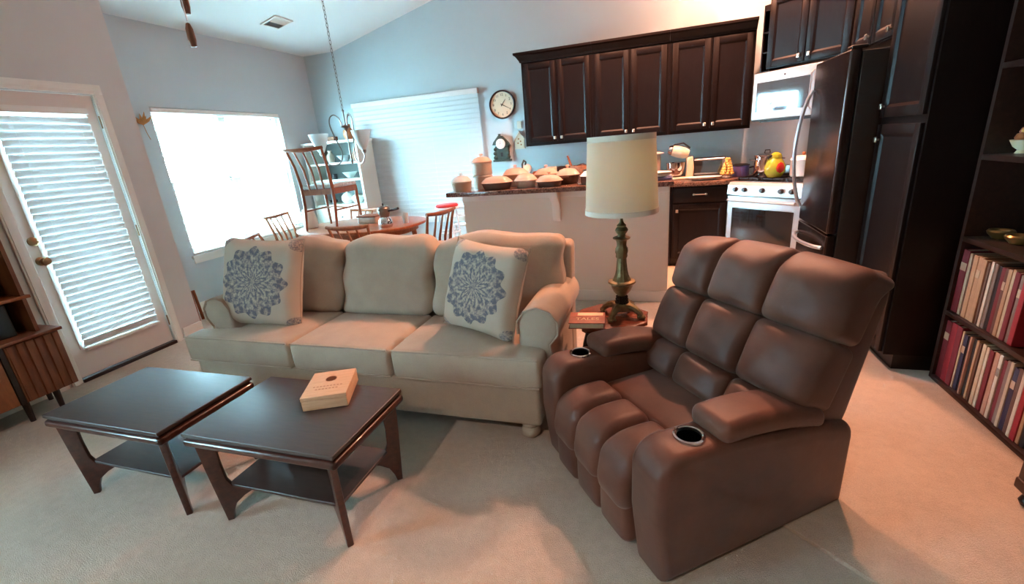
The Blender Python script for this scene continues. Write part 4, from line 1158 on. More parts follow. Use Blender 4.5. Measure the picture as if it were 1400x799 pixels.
MB().tube([(-0.025, 0, 0.222), (-0.02, 0, 0.25), (0.02, 0, 0.25), (0.025, 0, 0.222)], 0.005, 8).build('knob', M['black'], sp_)
pa = thing('parrot_jar', 'lime green parrot-shaped ceramic jar on the gas range', 'jar', on_range(-0.025, 0.17), math.radians(200))
def wpar(prof, c_, **kw): return MB().lathe(prof, c_, 24, **kw)
MB().lathe([(0, 0), (0.055, 0.004), (0.082, 0.05), (0.085, 0.10), (0.064, 0.15), (0.048, 0.175)], n=24, sx=1.1).build('body', M['lime'], pa)
MB().lathe([(0.050, 0.172), (0.054, 0.19), (0.046, 0.215), (0.02, 0.232), (0, 0.235)], n=24).build('head', M['lime'], pa)
MB().tube([(0.045, 0, 0.20), (0.07, 0, 0.195), (0.075, 0, 0.17)], [0.018, 0.014, 0.004], 8).build('beak', M['black'], pa)
for s_ in (-1, 1):
    MB().lathe([(0, -0.05), (0.022, -0.03), (0.028, 0.0), (0.018, 0.04), (0, 0.055)], (-0.005, s_*0.078, 0.09), 14, sx=1.5, sy=0.5).build('wing', M['redglaze'] if s_ > 0 else M['black'], pa)
wp_ = thing('white_pot', 'white lidded pot on the gas range behind the refrigerator handle', 'pot', on_range(0.16, 0.30))
MB().lathe([(0, 0), (0.09, 0), (0.10, 0.012), (0.102, 0.15), (0.106, 0.155), (0.098, 0.155), (0.096, 0.014), (0, 0.01)], n=28).build('body', M['white'], wp_)
MB().lathe([(0.106, 0.156), (0.10, 0.175), (0.06, 0.19), (0, 0.195)], n=28).build('lid', M['white'], wp_)
MB().lathe([(0.01, 0.194), (0.018, 0.21), (0.012, 0.222), (0, 0.224)], n=14).build('knob', M['terra'], wp_)
can = thing('canister', 'tall glass canister with a flat white lid beside the lamp shade', 'canister', (-0.03, 5.50, CT))
MB().lathe([(0, 0), (0.058, 0), (0.062, 0.008), (0.062, 0.27), (0.055, 0.285), (0, 0.285)], n=24).build('jar', M['ceramic'], can)
ld = MB().lathe([(0.06, 0.286), (0.098, 0.292), (0.098, 0.300), (0.05, 0.31), (0, 0.312)], n=28).build('lid', M['white'], can)
MB().lathe([(0.012, 0.311), (0.02, 0.33), (0.016, 0.345), (0, 0.35)], n=14).build('knob', M['white'], ld)
for q, (dx, lab) in enumerate(((0.085, 'small white spice jar nearest the glass canister'), (0.135, 'small white spice jar nearest the stand mixer'))):
    sj = thing('spice_jar', lab, 'jar', (0.0+dx, 5.30, CT), group='spice jars by the mixer')
    MB().lathe([(0, 0), (0.017, 0), (0.018, 0.004), (0.018, 0.05), (0.013, 0.056)], n=14).build('jar', M['terra'], sj)
    MB().lathe([(0.0155, 0.056), (0.0165, 0.06), (0.0155, 0.075), (0, 0.077)], n=14).build('lid', M['white'], sj)
mg = thing('tipped_pitcher', 'white pitcher with dark mouth lying tipped on the back counter', 'pitcher', (-1.555, 5.50, CT+0.20))
Mm = Matrix.Rotation(math.radians(112), 4, 'X') @ Matrix.Rotation(math.radians(-10), 4, 'Y')
MB().lathe([(0, 0.10), (0.0, 0.0), (0.05, -0.10), (0.056, -0.08), (0.06, 0.0), (0.056, 0.09), (0.03, 0.105), (0, 0.105)], n=24, M=Mm).build('body', M['white'], mg)
MB().lathe([(0.057, 0.105), (0.058, 0.11), (0.054, 0.112), (0.0, 0.1)], n=24, M=Mm).build('mouth', M['black'], mg)
MB().tube([(0, 0.03, 0.055), (0.012, 0.03, 0.105), (0.0, -0.02, 0.125), (-0.01, -0.06, 0.085), (-0.005, -0.075, 0.04)], 0.011, 8).build('handle', M['green'], mg)
stn = MB(); stn.box(-0.09, 0.09, -0.08, 0.08, 0, 0.118, 0.008)
single('bread_box', stn, M['espresso_in'], 'black box carrying the tipped pitcher', 'box', (-1.555, 5.53, CT))
single('orange_jar', MB().lathe([(0, 0), (0.05, 0), (0.062, 0.03), (0.062, 0.14), (0.045, 0.18), (0.048, 0.19), (0, 0.19)], n=24), M['terra'], 'round orange jar beside the tipped pitcher', 'jar', (-1.405, 5.50, CT))
single('utensil_crock', MB().lathe([(0, 0), (0.052, 0), (0.055, 0.01), (0.055, 0.235), (0.049, 0.235), (0.047, 0.012), (0, 0.01)], n=24), M['cream'], 'tall cream crock left of the toaster', 'crock', (-1.19, 5.40, CT))
ts = thing('toaster', 'dark toaster behind the cream crock', 'toaster', (-1.055, 5.56, CT))
MB().box(-0.11, 0.11, -0.09, 0.09, 0.012, 0.22, 0.03, 3).build('body', M['dside'], ts)
MB().box(-0.08, 0.08, -0.03, -0.01, 0.219, 0.223).build('slot', M['black'], ts); MB().box(-0.08, 0.08, 0.01, 0.03, 0.219, 0.223).build('slot', M['black'], ts)
for (ax_, ay_) in ((-0.08, -0.06), (0.08, -0.06), (-0.08, 0.06), (0.08, 0.06)): MB().lathe([(0.01, 0), (0.01, 0.014)], (ax_, ay_, 0), 8).build('foot', M['black'], ts)
sb_ = thing('salad_basket', 'round brown wicker basket holding two wooden servers', 'basket', (-0.82, 5.31, CT))
MB().lathe([(0, 0), (0.07, 0.0), (0.12, 0.05), (0.142, 0.13), (0.135, 0.20), (0.115, 0.235), (0.108, 0.232), (0.128, 0.13), (0.06, 0.02), (0, 0.02)], n=28).build('bowl', M['wicker'], sb_)
for (x_, tl) in ((-0.09, -0.075), (0.085, 0.01)):
    MB().tube([(x_, 0.0, 0.12), (x_+tl*0.7, 0.0, 0.28), (x_+tl, 0.0, 0.35)], [0.020, 0.013, 0.011], 8).build('server', M['chairwood'], sb_)
MB().tube([(-0.09, 0.02, 0.225), (0, 0.02, 0.25), (0.09, 0.02, 0.225)], 0.006, 8).build('steel_rim', M['chrome'], sb_)

# ------------------------------------------------------------------ wall pieces
def onback(x, z): return Matrix.Translation((x, YB, z)) @ Matrix.Rotation(PI/2, 4, 'X')
ck = thing('wall_clock', 'round wall clock with dark rim and tan face', 'clock', (-1.855, YB-0.001, 1.93))
RX = Matrix.Rotation(PI/2, 4, 'X')
MB().lathe([(0.150, 0.0), (0.166, 0.004), (0.168, 0.028), (0.160, 0.038), (0.150, 0.034), (0.148, 0.018)], n=48, M=RX).build('rim', M['clockrim'], ck)
MB().lathe([(0.0, 0.016), (0.149, 0.016), (0.149, 0.020), (0, 0.020)], n=48, M=RX).build('face', M['clockface'], ck)
for k in range(12):
    a = PI/2 - k*PI/6
    text_mesh('numeral', str(12 if k == 0 else k), 0.040, M['ink'], ck, (0.115*math.cos(a), -0.0205, 0.115*math.sin(a)), (PI/2, 0, 0))
def hand(name, L_, wd_, a, dz):
    mm = Matrix.Rotation(-(a-PI/2), 4, 'Y')
    MB().prism([(-wd_, -0.02), (wd_, -0.02), (wd_*0.4, L_), (-wd_*0.4, L_)], 'y', -dz-0.0012, -dz, M=mm).build(name, M['ink'], ck, smooth=False)
hand('hour_hand', 0.075, 0.006, math.radians(52), 0.023)
hand('minute_hand', 0.105, 0.005, math.radians(-28), 0.0255)
MB().lathe([(0.008, 0.021), (0.008, 0.029), (0, 0.030)], n=14, M=RX).build('hub', M['ink'], ck)
gc = thing('cottage_clock', 'dark green cottage-shaped clock with white dial', 'clock', (-1.905, YB-0.001, 1.255))
G_ = M['green']
MB().box(-0.085, 0.095, -0.05, 0, 0.02, 0.19, 0.008).build('house', G_, gc)
MB().box(-0.115, 0.12, -0.075, 0, 0.0, 0.022, 0.005).build('base', G_, gc)
MB().prism([(-0.115, 0.205), (0.12, 0.185), (0.10, 0.225), (0.02, 0.31), (-0.03, 0.315), (-0.10, 0.24)], 'y', -0.06, 0, 0.006, 2).build('roof', G_, gc)
MB().box(-0.03, -0.005, -0.045, -0.015, 0.29, 0.335).build('chimney', G_, gc)
for (bx_, bz, br) in ((-0.085, 0.05, 0.03), (-0.09, 0.10, 0.026), (-0.085, 0.15, 0.024), (0.09, 0.05, 0.026), (0.09, 0.11, 0.02)):
    MB().lathe([(0, -br), (br*0.7, -br*0.7), (br, 0), (br*0.7, br*0.7), (0, br)], (bx_, -0.04, bz), 10).build('shrub', G_, gc)
MB().lathe([(0, 0), (0.062, 0), (0.062, 0.004), (0.058, 0.006), (0, 0.006)], n=28, M=Matrix.Translation((0.0, -0.061, 0.215)) @ RX).build('dial', M['white'], gc)
MB().box(-0.002, 0.002, -0.0685, -0.0675, 0.215, 0.255).build('minute_hand', M['ink'], gc, smooth=False)
MB().box(-0.025, 0.0, -0.0685, -0.0675, 0.213, 0.217).build('hour_hand', M['ink'], gc, smooth=False)
MB().box(-0.012, 0.018, -0.053, -0.049, 0.06, 0.11).build('doorway', M['black'], gc, smooth=False)
wh = thing('house_plaque', 'small cream house-shaped wall plaque by the cabinet end', 'plaque', (-1.665, YB-0.001, 1.40))
MB().prism([(-0.06, 0.0), (0.06, 0.0), (0.06, 0.11), (0.0, 0.19), (-0.06, 0.11)], 'y', -0.02, 0, 0.003, 1).build('board', M['cream'], wh)
MB().prism([(-0.075, 0.10), (0.0, 0.205), (0.075, 0.10), (0.062, 0.095), (0.0, 0.182), (-0.062, 0.095)], 'y', -0.028, 0, 0.0).build('eaves', M['shadetrim'], wh, smooth=False)
MB().box(-0.07, 0.07, -0.03, 0, -0.012, 0.0).build('sill', M['shadetrim'], wh, smooth=False)
for (a, b) in ((-0.02, 0.06), (0.015, 0.08), (-0.01, 0.11), (0.02, 0.04)): MB().lathe([(0, 0), (0.010, 0), (0.010, 0.002), (0, 0.002)], n=10, M=Matrix.Translation((a, -0.0201, b)) @ RX).build('painted_flower', M['terra'], wh)
hk = MB(); hk.box(-0.03, 0.03, -0.012, 0, 0, 0.09, 0.004)
single('wall_tag', hk, M['shadetrim'], 'little cream tag hanging above the house plaque', 'ornament', (-1.655, YB-0.001, 1.63))
so_ = thing('wall_outlet', 'white outlet plate under the dining window', 'outlet', (XW, 3.20, 0.42))
MB().box(0, 0.006, -0.038, 0.038, -0.06, 0.06, 0.003).build('plate', M['trim'], so_)
for z_ in (-0.022, 0.022): MB().box(0.005, 0.008, -0.016, 0.016, z_-0.014, z_+0.014, 0.003).build('socket', M['white'], so_)
lf = thing('dried_spray', 'small golden dried flower spray hanging near the dining window', 'dried flowers', (XW+0.01, 3.315, 1.80))
for k in range(16):
    a = random.uniform(-1.1, 1.1); l_ = random.uniform(0.05, 0.13)
    p0 = Vector((0.012, 0.0, 0.10)); d_ = Vector((random.uniform(0, 0.4), math.sin(a), math.cos(a))).normalized()
    q0 = p0+d_*l_
    s_ = Vector((0.2, math.cos(a), -math.sin(a))).normalized()*0.014
    MB().add([p0, p0+d_*l_*0.5+s_, q0, p0+d_*l_*0.5-s_, p0+d_*l_*0.5+Vector((0.006, 0, 0))], [(0, 1, 4), (1, 2, 4), (2, 3, 4), (3, 0, 4)]).build('petal', M['leaf'], lf, smooth=False)
MB().tube([(0.01, 0, 0.11), (0.012, 0.01, 0.03), (0.008, 0.03, -0.03)], 0.003, 6).build('stem', M['leaf'], lf)
wd_ = thing('wooden_stand', 'tapered brown wooden foot showing past the corner by the sofa arm', 'stand', (-4.335, 3.03, 0), math.radians(-40))
MB().prism([(-0.06, 0.0), (0.06, 0.0), (0.006, 0.34), (-0.010, 0.34)], 'y', -0.02, 0.02, 0.004, 1).build('tapered_leg', M['chairwood'], wd_)
MB().prism([(-0.20, 0.0), (-0.13, 0.0), (-0.002, 0.33), (-0.012, 0.34)], 'y', 0.02, 0.045, 0.003, 1).build('rear_leg', M['chairwood'], wd_)

# ceiling vent
vn = thing('ceiling_vent', 'white louvred air vent on the vaulted ceiling', 'vent', (-3.91, 4.51, ZC+SL*(-3.91-XS)-0.002))
vn.rotation_euler = (0, -math.atan(SL), 0)
f_ = MB()
for (a, b, c_, e) in ((-0.11, 0.11, -0.13, -0.105), (-0.11, 0.11, 0.105, 0.13), (-0.11, -0.085, -0.105, 0.105), (0.085, 0.11, -0.105, 0.105)): f_.box(a, b, c_, e, -0.012, 0, 0.003, 1)
f_.build('frame', M['trim'], vn)
MB().box(-0.086, 0.086, -0.106, 0.106, -0.004, -0.001).build('duct', M['vent'], vn, smooth=False)
for k in range(10):
    MB().box(-0.012, 0.012, -0.105, 0.105, -0.0008, 0.0008, M=Matrix.Translation((-0.077+k*0.017, 0, -0.008)) @ Matrix.Rotation(math.radians(40 if k < 5 else -40), 4, 'Y')).build('louvre', M['trim'] if k >= 5 else M['vent'], vn, smooth=False)

# ------------------------------------------------------------------ dining corner
DT = (-3.12, 4.26, 0)
dt = thing('dining_table', 'oval brown wooden dining table behind the sofa', 'table', DT)
ov = [(0.72*math.copysign(abs(math.cos(a))**0.8, math.cos(a)), 0.52*math.copysign(abs(math.sin(a))**0.8, math.sin(a))) for a in [2*PI*k/48 for k in range(48)]]
MB().prism(ov, 'z', 0.712, 0.74, 0.008, 3).build('tabletop', M['chairwood'], dt)
MB().prism([(p[0]*0.86, p[1]*0.84) for p in ov], 'z', 0.65, 0.712).build('apron', M['chairwood'], dt)
for (sx, sy_) in ((-1, -1), (1, -1), (1, 1), (-1, 1)):
    MB().tube([(sx*0.46, sy_*0.28, 0.66), (sx*0.52, sy_*0.33, 0.0)], [0.030, 0.018], 10).build('leg', M['chairwood'], dt)
def dining_chair(label, loc, rz, seat, hi=0.87):
    # faces local +y; back at local -y
    o = thing('dining_chair', label, 'chair', loc, rz, group='teak dining chairs')
    W_ = M['chairwood']
    st_ = MB().box(-0.215, 0.215, -0.20, 0.22, 0.425, 0.465, 0.018, 3, (6, 6, 1), warp=lambda x, y, z: (x*(0.90+0.10*(y+0.2)/0.42), y, z+(0.012*(1-(x/0.22)**2)*(1-((y-0.01)/0.21)**2) if z > 0.44 else 0))).build('seat_cushion', seat, o)
    ap = MB()
    ap.box(-0.195, 0.195, -0.205, -0.185, 0.365, 0.425); ap.box(-0.21, 0.21, 0.195, 0.215, 0.365, 0.425)
    for s_ in (-1, 1):
        ap.prism([(s_*0.175, -0.2), (s_*0.195, -0.2), (s_*0.212, 0.21), (s_*0.192, 0.21)], 'z', 0.365, 0.425)
    ap.build('seat_frame', W_, o, smooth=False)
    for s_ in (-1, 1):
        MB().tube([(s_*0.198, 0.20, 0.42), (s_*0.205, 0.212, 0.0)], [0.020, 0.013], 10).build('leg', W_, o)
        MB().tube([(s_*0.185, -0.255, 0.0), (s_*0.182, -0.205, 0.25), (s_*0.182, -0.195, 0.45), (s_*0.190, -0.225, 0.66), (s_*0.205, -0.28, hi-0.02)], [0.013, 0.017, 0.019, 0.015, 0.013], 10).build('back_post', W_, o)
        MB().tube([(s_*0.203, 0.205, 0.20), (s_*0.184, -0.22, 0.20)], 0.009, 8).build('stretcher', W_, o)
    tr = []
    for k in range(11):
        u = -1+2*k/10
        tr.append((u*0.222, -0.283-0.03*(1-u*u), hi-0.028+0.012*u*u))
    MB().tube(tr, [0.016+0.006*(1-abs(-1+2*k/10)) for k in range(11)], 8).build('top_rail', W_, o)
    for k in range(3):
        u = (k-1)*0.085
        MB().tube([(u, -0.198, 0.42), (u*1.05, -0.225, 0.62), (u*1.2, -0.305, hi-0.03)], [0.010, 0.013, 0.009], 8).build('spindle', W_, o)
    MB().tube([(-0.2, 0.0, 0.20), (0, 0.03, 0.215), (0.2, 0.0, 0.20)], 0.008, 8).build('stretcher', W_, o)
    return o
dining_chair('teak dining chair with pale patterned seat standing on top of the dining table', (-3.40, 4.17, 0.7425), math.radians(4), M['seatfab'], 0.845)
dining_chair('teak dining chair with its back to the sofa, in front of the table', (-2.70, 3.72, 0), math.radians(3), M['seatfab'])
dining_chair('teak dining chair at the table end nearest the breakfast bar', (-2.28, 4.05, 0), math.radians(78), M['seatfab'], 0.90)
dining_chair('teak dining chair at the table end under the bright window', (-4.12, 4.42, 0), math.radians(-82), M['seatfab'], 0.88)
dining_chair('teak dining chair with a reddish seat between table and white bookcase', (-3.72, 4.93, 0), math.radians(184), M['seatred'], 0.80)
dining_chair('teak dining chair standing alone below the window, behind the sofa end', (-3.62, 3.57, 0), math.radians(-66), M['seatfab'], 0.79)
pc = thing('coffee_percolator', 'chrome stovetop coffee percolator with dark side handle on dining table', 'percolator', (-2.66, 4.02, 0.742), math.radians(0))
MB().lathe([(0, 0), (0.062, 0), (0.072, 0.02), (0.075, 0.05), (0.062, 0.085), (0.046, 0.105)], n=24).build('lower_pot', M['chrome'], pc)
MB().lathe([(0.046, 0.105), (0.050, 0.12), (0.062, 0.15), (0.064, 0.19), (0.060, 0.192)], n=24).build('upper_pot', M['fixture'], pc)
ld = MB().lathe([(0.062, 0.192), (0.055, 0.205), (0.02, 0.217), (0, 0.219)], n=24).build('lid', M['fixture'], pc)
MB().lathe([(0.006, 0.218), (0.009, 0.232), (0.006, 0.244), (0, 0.245)], n=12).build('knob', M['black'], ld)
MB().tube([(0.055, -0.01, 0.165), (0.12, -0.02, 0.175), (0.19, -0.03, 0.19)], [0.010, 0.011, 0.013], 8).build('handle', M['black'], pc)
jg = thing('white_jug', 'tall white jug with a brown ball stopper on the dining table', 'jug', (-3.70, 4.13, 0.742))
MB().lathe([(0, 0), (0.07, 0), (0.078, 0.02), (0.075, 0.10), (0.062, 0.17), (0.058, 0.20), (0.06, 0.205), (0.0, 0.205)], n=24).build('body', M['white'], jg)
MB().lathe([(0.0, 0.205), (0.012, 0.21), (0.02, 0.225), (0.012, 0.242), (0, 0.245)], (-0.03, 0, 0), 14).build('stopper', M['mahog'], jg)
MB().tube([(-0.058, 0, 0.18), (-0.11, 0, 0.16), (-0.115, 0, 0.08), (-0.075, 0, 0.04)], 0.009, 8).build('handle', M['white'], jg)
bw_ = thing('table_basket', 'low grey woven basket on the dining table beside the raised chair', 'basket', (-3.06, 4.35, 0.742))
MB().box(-0.12, 0.12, -0.09, 0.09, 0, 0.075, 0.02, 3).build('basket', M['ceramic'], bw_)
MB().box(-0.125, 0.125, -0.095, 0.095, 0.072, 0.088, 0.007).build('rim', M['wicker'], bw_)
gb = thing('blue_glass', 'pale blue drinking glass right of the percolator', 'glass', (-2.56, 4.25, 0.742))
MB().lathe([(0, 0), (0.03, 0), (0.036, 0.11), (0.034, 0.11), (0.028, 0.006), (0, 0.005)], n=20).build('tumbler', M['lidclear'], gb)

# white corner bookcase
bc = thing('corner_bookcase', 'white open bookcase with grey back in the dining corner', 'bookcase', (-4.20, 5.505, 0))
W0, D0, H0 = 0.43, 0.18, 1.66
MB().box(-W0, -W0+0.03, -D0, D0, 0, H0).build('side_panel', M['case'], bc, smooth=False)
MB().box(W0-0.03, W0, -D0, D0, 0, H0).build('side_panel', M['case'], bc, smooth=False)
MB().box(-W0-0.015, W0+0.015, -D0-0.015, D0, H0, H0+0.03, 0.004).build('top_board', M['case'], bc)
MB().box(-W0+0.03, W0-0.03, D0-0.015, D0-0.004, 0.03, H0).build('back_panel', M['caseback'], bc, smooth=False)
SH = [0.06, 0.46, 0.85, 1.19, 1.41]
for z_ in SH: MB().box(-W0+0.03, W0-0.03, -D0+0.004, D0-0.015, z_-0.025, z_).build('shelf_board', M['case'], bc, smooth=False)
MB().box(-W0+0.03, W0-0.03, -D0+0.002, -D0+0.02, 0.46, 0.825).build('cupboard_front', M['case'], bc, smooth=False)
MB().lathe([(0, 0), (0.012, 0.003), (0.012, 0.02), (0, 0.024)], n=12, M=Matrix.Translation((0.0, -D0+0.002, 0.68)) @ RX).build('knob', M['fixture'], bc)
def dish(name, label, cat, x, y, z, prof, mat): return single(name, MB().lathe(prof, n=22), mat, label, cat, (-4.20+x, 5.505+y, z+0.001), group='things on the white bookcase')
bowlp = [(0, 0), (0.03, 0), (0.035, 0.008), (0.08, 0.055), (0.077, 0.056), (0.03, 0.012), (0, 0.01)]
vasep = [(0, 0), (0.035, 0), (0.055, 0.05), (0.05, 0.10), (0.022, 0.14), (0.03, 0.165), (0.026, 0.165), (0, 0.12)]
cupp = [(0, 0), (0.035, 0), (0.04, 0.07), (0.036, 0.07), (0.03, 0.008), (0, 0.008)]
dish('grey_vase', 'grey vase on the top shelf of the white bookcase, near the window', 'vase', -0.15, 0.0, SH[4], vasep, M['ceramic'])
dish('brown_vase', 'brown vase on the top shelf of the white bookcase, near the closed blind', 'vase', 0.27, 0.0, SH[4], vasep, M['wicker'])
dish('green_bowl', 'dull green bowl on the top shelf of the white bookcase', 'bowl', 0.08, 0.0, SH[4], [(r_*1.3, z_*1.6) for r_, z_ in bowlp], M['vent'])
dish('glass_bowl', 'clear footed bowl on the second shelf of the white bookcase', 'bowl', 0.12, 0.0, SH[3], [(r_*1.3, z_*1.5) for r_, z_ in bowlp], M['lidclear'])
dish('dark_cup', 'black cup on the second shelf of the white bookcase', 'cup', -0.12, -0.03, SH[3], cupp, M['black'])
dish('black_bowl', 'small black bowl on the third shelf of the white bookcase', 'bowl', -0.22, -0.02, SH[2], [(r_*0.8, z_*0.9) for r_, z_ in bowlp], M['black'])
dish('white_teapot', 'white rounded pot on the third shelf of the white bookcase', 'pot', 0.02, -0.02, SH[2], [(0, 0), (0.05, 0), (0.085, 0.05), (0.08, 0.10), (0.04, 0.135), (0.012, 0.145), (0.014, 0.16), (0, 0.165)], M['white'])
dish('white_tureen', 'white tureen next to the dark bowl on the third bookcase shelf', 'tureen', 0.192, -0.02, SH[2], [(0, 0), (0.05, 0), (0.08, 0.05), (0.085, 0.08), (0.05, 0.11), (0, 0.12)], M['white'])
dish('dark_bowl', 'black bowl at the blind end of the third bookcase shelf', 'bowl', 0.335, -0.03, SH[2], [(r_*0.6, z_*0.8) for r_, z_ in bowlp], M['black'])
dish('top_candle', 'short white candle on top of the white bookcase', 'candle', -0.24, 0.0, H0+0.03, [(0, 0), (0.035, 0), (0.036, 0.07), (0.03, 0.074), (0, 0.07)], M['white'])
dish('orange_vase', 'orange pot on top of the white bookcase behind the chandelier', 'pot', 0.20, 0.02, H0+0.03, [(r_*1.35, z_*1.2) for r_, z_ in vasep], M['terra'])
single('wooden_block', MB().box(-0.08, 0.08, -0.04, 0.04, 0, 0.06, 0.006), M['wicker'], 'brown wooden block lying on top of the white bookcase', 'block', (-4.28, 5.505, H0+0.031), group='things on the white bookcase')

# bar stool
sl = thing('bar_stool', 'white metal stool with a red seat at the end of the bar', 'stool', (-2.42, 5.0, 0))
MB().lathe([(0, 0.775), (0.145, 0.775), (0.15, 0.785), (0.145, 0.80), (0, 0.80)], n=28).build('seat_pan', M['whitemetal'], sl)
MB().lathe([(0.13, 0.80), (0.138, 0.815), (0.12, 0.832), (0, 0.838)], n=28).build('seat_pad', M['red'], sl)
for k in range(4):
    a = PI/4+k*PI/2
    MB().tube([(0.105*math.cos(a), 0.105*math.sin(a), 0.78), (0.165*math.cos(a), 0.165*math.sin(a), 0.0)], 0.011, 8).build('leg', M['whitemetal'], sl)
for (z_, r_) in ((0.26, 0.150), (0.50, 0.130)):
    MB().tube([(r_*math.cos(2*PI*k/24), r_*math.sin(2*PI*k/24), z_) for k in range(24)], 0.008, 6, closed=True).build('foot_ring', M['whitemetal'], sl)
tw = thing('step_rail', 'pale blue folding step leaning below the red stool', 'step stool', (-2.28, 5.28, 0))
for s_ in (-1, 1): MB().tube([(s_*0.17, 0.10, 0.0), (s_*0.15, -0.10, 0.55)], 0.012, 8).build('side_rail', M['whitemetal'], tw)
for (z_, y_) in ((0.18, 0.035), (0.36, -0.03), (0.54, -0.096)): MB().box(-0.16, 0.16, y_-0.06, y_+0.06, z_, z_+0.02, 0.005).build('tread', M['whitemetal'], tw)

# chandelier
CH = (-3.12, 4.28)
zceil = ZC+SL*(CH[0]-XS)
chn = thing('chandelier', 'satin nickel chandelier with frosted tulip shades over dining table', 'chandelier', (CH[0], CH[1], 1.37))
chn.scale = (1.13, 1.13, 1.13)
zc_ = (zceil-1.37)/1.13
MB().lathe([(0.0, zc_-0.05), (0.02, zc_-0.048), (0.055, zc_-0.02), (0.06, zc_+0.012), (0, zc_+0.012)], n=24).build('canopy', M['fixture'], chn)
lk = MB()
z_ = 0.52; k = 0
while z_ < zc_-0.05:
    ring = []
    for q in range(10):
        a = 2*PI*q/10
        dx, dz = 0.009*math.cos(a), 0.021*math.sin(a)
        ring.append((dx, 0, z_+dz) if k % 2 == 0 else (0, dx, z_+dz))
    lk.tube(ring, 0.0022, 5, closed=True); z_ += 0.033; k += 1
lk.build('chain', M['fixture'], chn)
MB().lathe([(0.003, 0.50), (0.012, 0.49), (0.006, 0.47), (0.006, 0.37), (0.012, 0.365), (0.042, 0.355), (0.044, 0.348), (0.02, 0.335), (0.012, 0.315), (0.006, 0.31), (0.006, 0.05), (0.014, 0.04), (0.010, 0.02), (0, 0.01)], n=20).build('stem', M['fixture'], chn)
for k in range(3):
    a = math.radians(-25+120*k)
    ca, sa = math.cos(a), math.sin(a)
    prof_ = [(0.03, 0.35), (0.045, 0.42), (0.085, 0.455), (0.125, 0.43), (0.135, 0.36), (0.105, 0.24), (0.075, 0.14), (0.085, 0.06), (0.13, 0.02), (0.19, 0.02), (0.235, 0.06), (0.25, 0.115)]
    pp_ = [Vector((r_*ca, r_*sa, z_)) for r_, z_ in prof_]
    sm = []
    for i in range(len(pp_)-1):
        p0, p1, p2, p3 = pp_[max(i-1, 0)], pp_[i], pp_[i+1], pp_[min(i+2, len(pp_)-1)]
        for q in range(4):
            t_ = q/4
            sm.append(0.5*((2*p1)+(p2-p0)*t_+(2*p0-5*p1+4*p2-p3)*t_*t_+(3*p1-p0-3*p2+p3)*t_**3))
    sm.append(pp_[-1])
    am_ = MB().tube(sm, 0.006, 8).build('arm', M['fixture'], chn)
    MB().lathe([(0.014, 0.105), (0.020, 0.12), (0.018, 0.135)], (0.25*ca, 0.25*sa, 0), 16).build('cup', M['fixture'], am_)
    MB().lathe([(0.018, 0.13), (0.034, 0.155), (0.055, 0.20), (0.075, 0.26), (0.088, 0.30), (0.085, 0.30), (0.052, 0.20), (0.03, 0.157), (0.012, 0.137)], (0.25*ca, 0.25*sa, 0), 28).build('tulip_shade', M['frost'], am_)

# ------------------------------------------------------------------ bookshelf with books (front faces -x)
BX, BXB, BY0, BY1 = 1.49, 1.875, 0.75, 2.85
bs_ = thing('bookshelf', 'dark wood bookshelf full of books beside the black pantry', 'bookshelf', (1.68, 1.80, 0))
MB().box(BX, BXB, BY1-0.025, BY1, 0, 2.15).build('side_panel', M['shelfwood'], bs_, world=True, smooth=False)
MB().box(BX, BXB, BY0, BY0+0.025, 0, 2.15).build('side_panel', M['shelfwood'], bs_, world=True, smooth=False)
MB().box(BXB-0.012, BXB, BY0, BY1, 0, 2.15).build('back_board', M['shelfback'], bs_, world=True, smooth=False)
for z_ in (0.0, 0.385, 0.785, 1.185, 1.585, 1.985): MB().box(BX-0.004, BXB-0.012, BY0+0.025, BY1-0.025, z_, z_+0.025, 0.003, 1).build('shelf_board', M['shelfwood'], bs_, world=True)
ordn = ['first', 'second', 'third', 'fourth', 'fifth', 'sixth', 'seventh', 'eighth', 'ninth', 'tenth', 'eleventh', 'twelfth', 'thirteenth', 'fourteenth', 'fifteenth', 'sixteenth', 'seventeenth', 'eighteenth', 'nineteenth', 'twentieth', 'twenty-first', 'twenty-second', 'twenty-third', 'twenty-fourth', 'twenty-fifth', 'twenty-sixth', 'twenty-seventh', 'twenty-eighth', 'twenty-ninth', 'thirtieth', 'thirty-first', 'thirty-second']
BC = {'maroon': srgb(108, 24, 34), 'red': srgb(146, 28, 38), 'cream': srgb(184, 164, 138), 'white': srgb(196, 184, 168), 'navy': srgb(40, 36, 62), 'tan': srgb(168, 134, 104), 'brown': srgb(92, 62, 48), 'black': srgb(26, 20, 20), 'pink': srgb(170, 128, 108), 'grey': srgb(120, 104, 96)}
BM = {k: plain('book_'+k, v, 0.55, var=0.1, vs=40) for k, v in BC.items()}
def book_row(zs, seq, row):
    y = BY1-0.03
    for i, (t_, c_, hh_, dp) in enumerate(seq):
        o = thing('book', '%s book spine, %s from the pantry end on the %s bookshelf board' % (c_, ordn[i], row), 'book', (BX+0.012+dp, y-t_/2, zs+0.0255), group='books on the %s bookshelf board' % row)
        MB().box(0.0, 0.006, -t_/2+0.0006, t_/2-0.0006, 0, hh_, 0.0025, 2).build('spine', BM[c_], o)
        for (e0, e1) in ((-t_/2+0.0006, -t_/2+0.0030), (t_/2-0.0030, t_/2-0.0006)): MB().box(0.004, 0.22, e0, e1, 0, hh_).build('cover', BM[c_], o, smooth=False)
        MB().box(0.006, 0.214, -t_/2+0.0031, t_/2-0.0031, 0.003, hh_-0.004).build('pages', M['paper'], o, smooth=False)
        if t_ > 0.02 and i % 4 == 0:
            MB().box(-0.0012, 0.001, -t_/2+0.003, t_/2-0.003, hh_*0.68, hh_*0.80).build('label_band', BM['cream' if c_ not in ('cream', 'white') else 'grey'], o, smooth=False)
        y -= t_
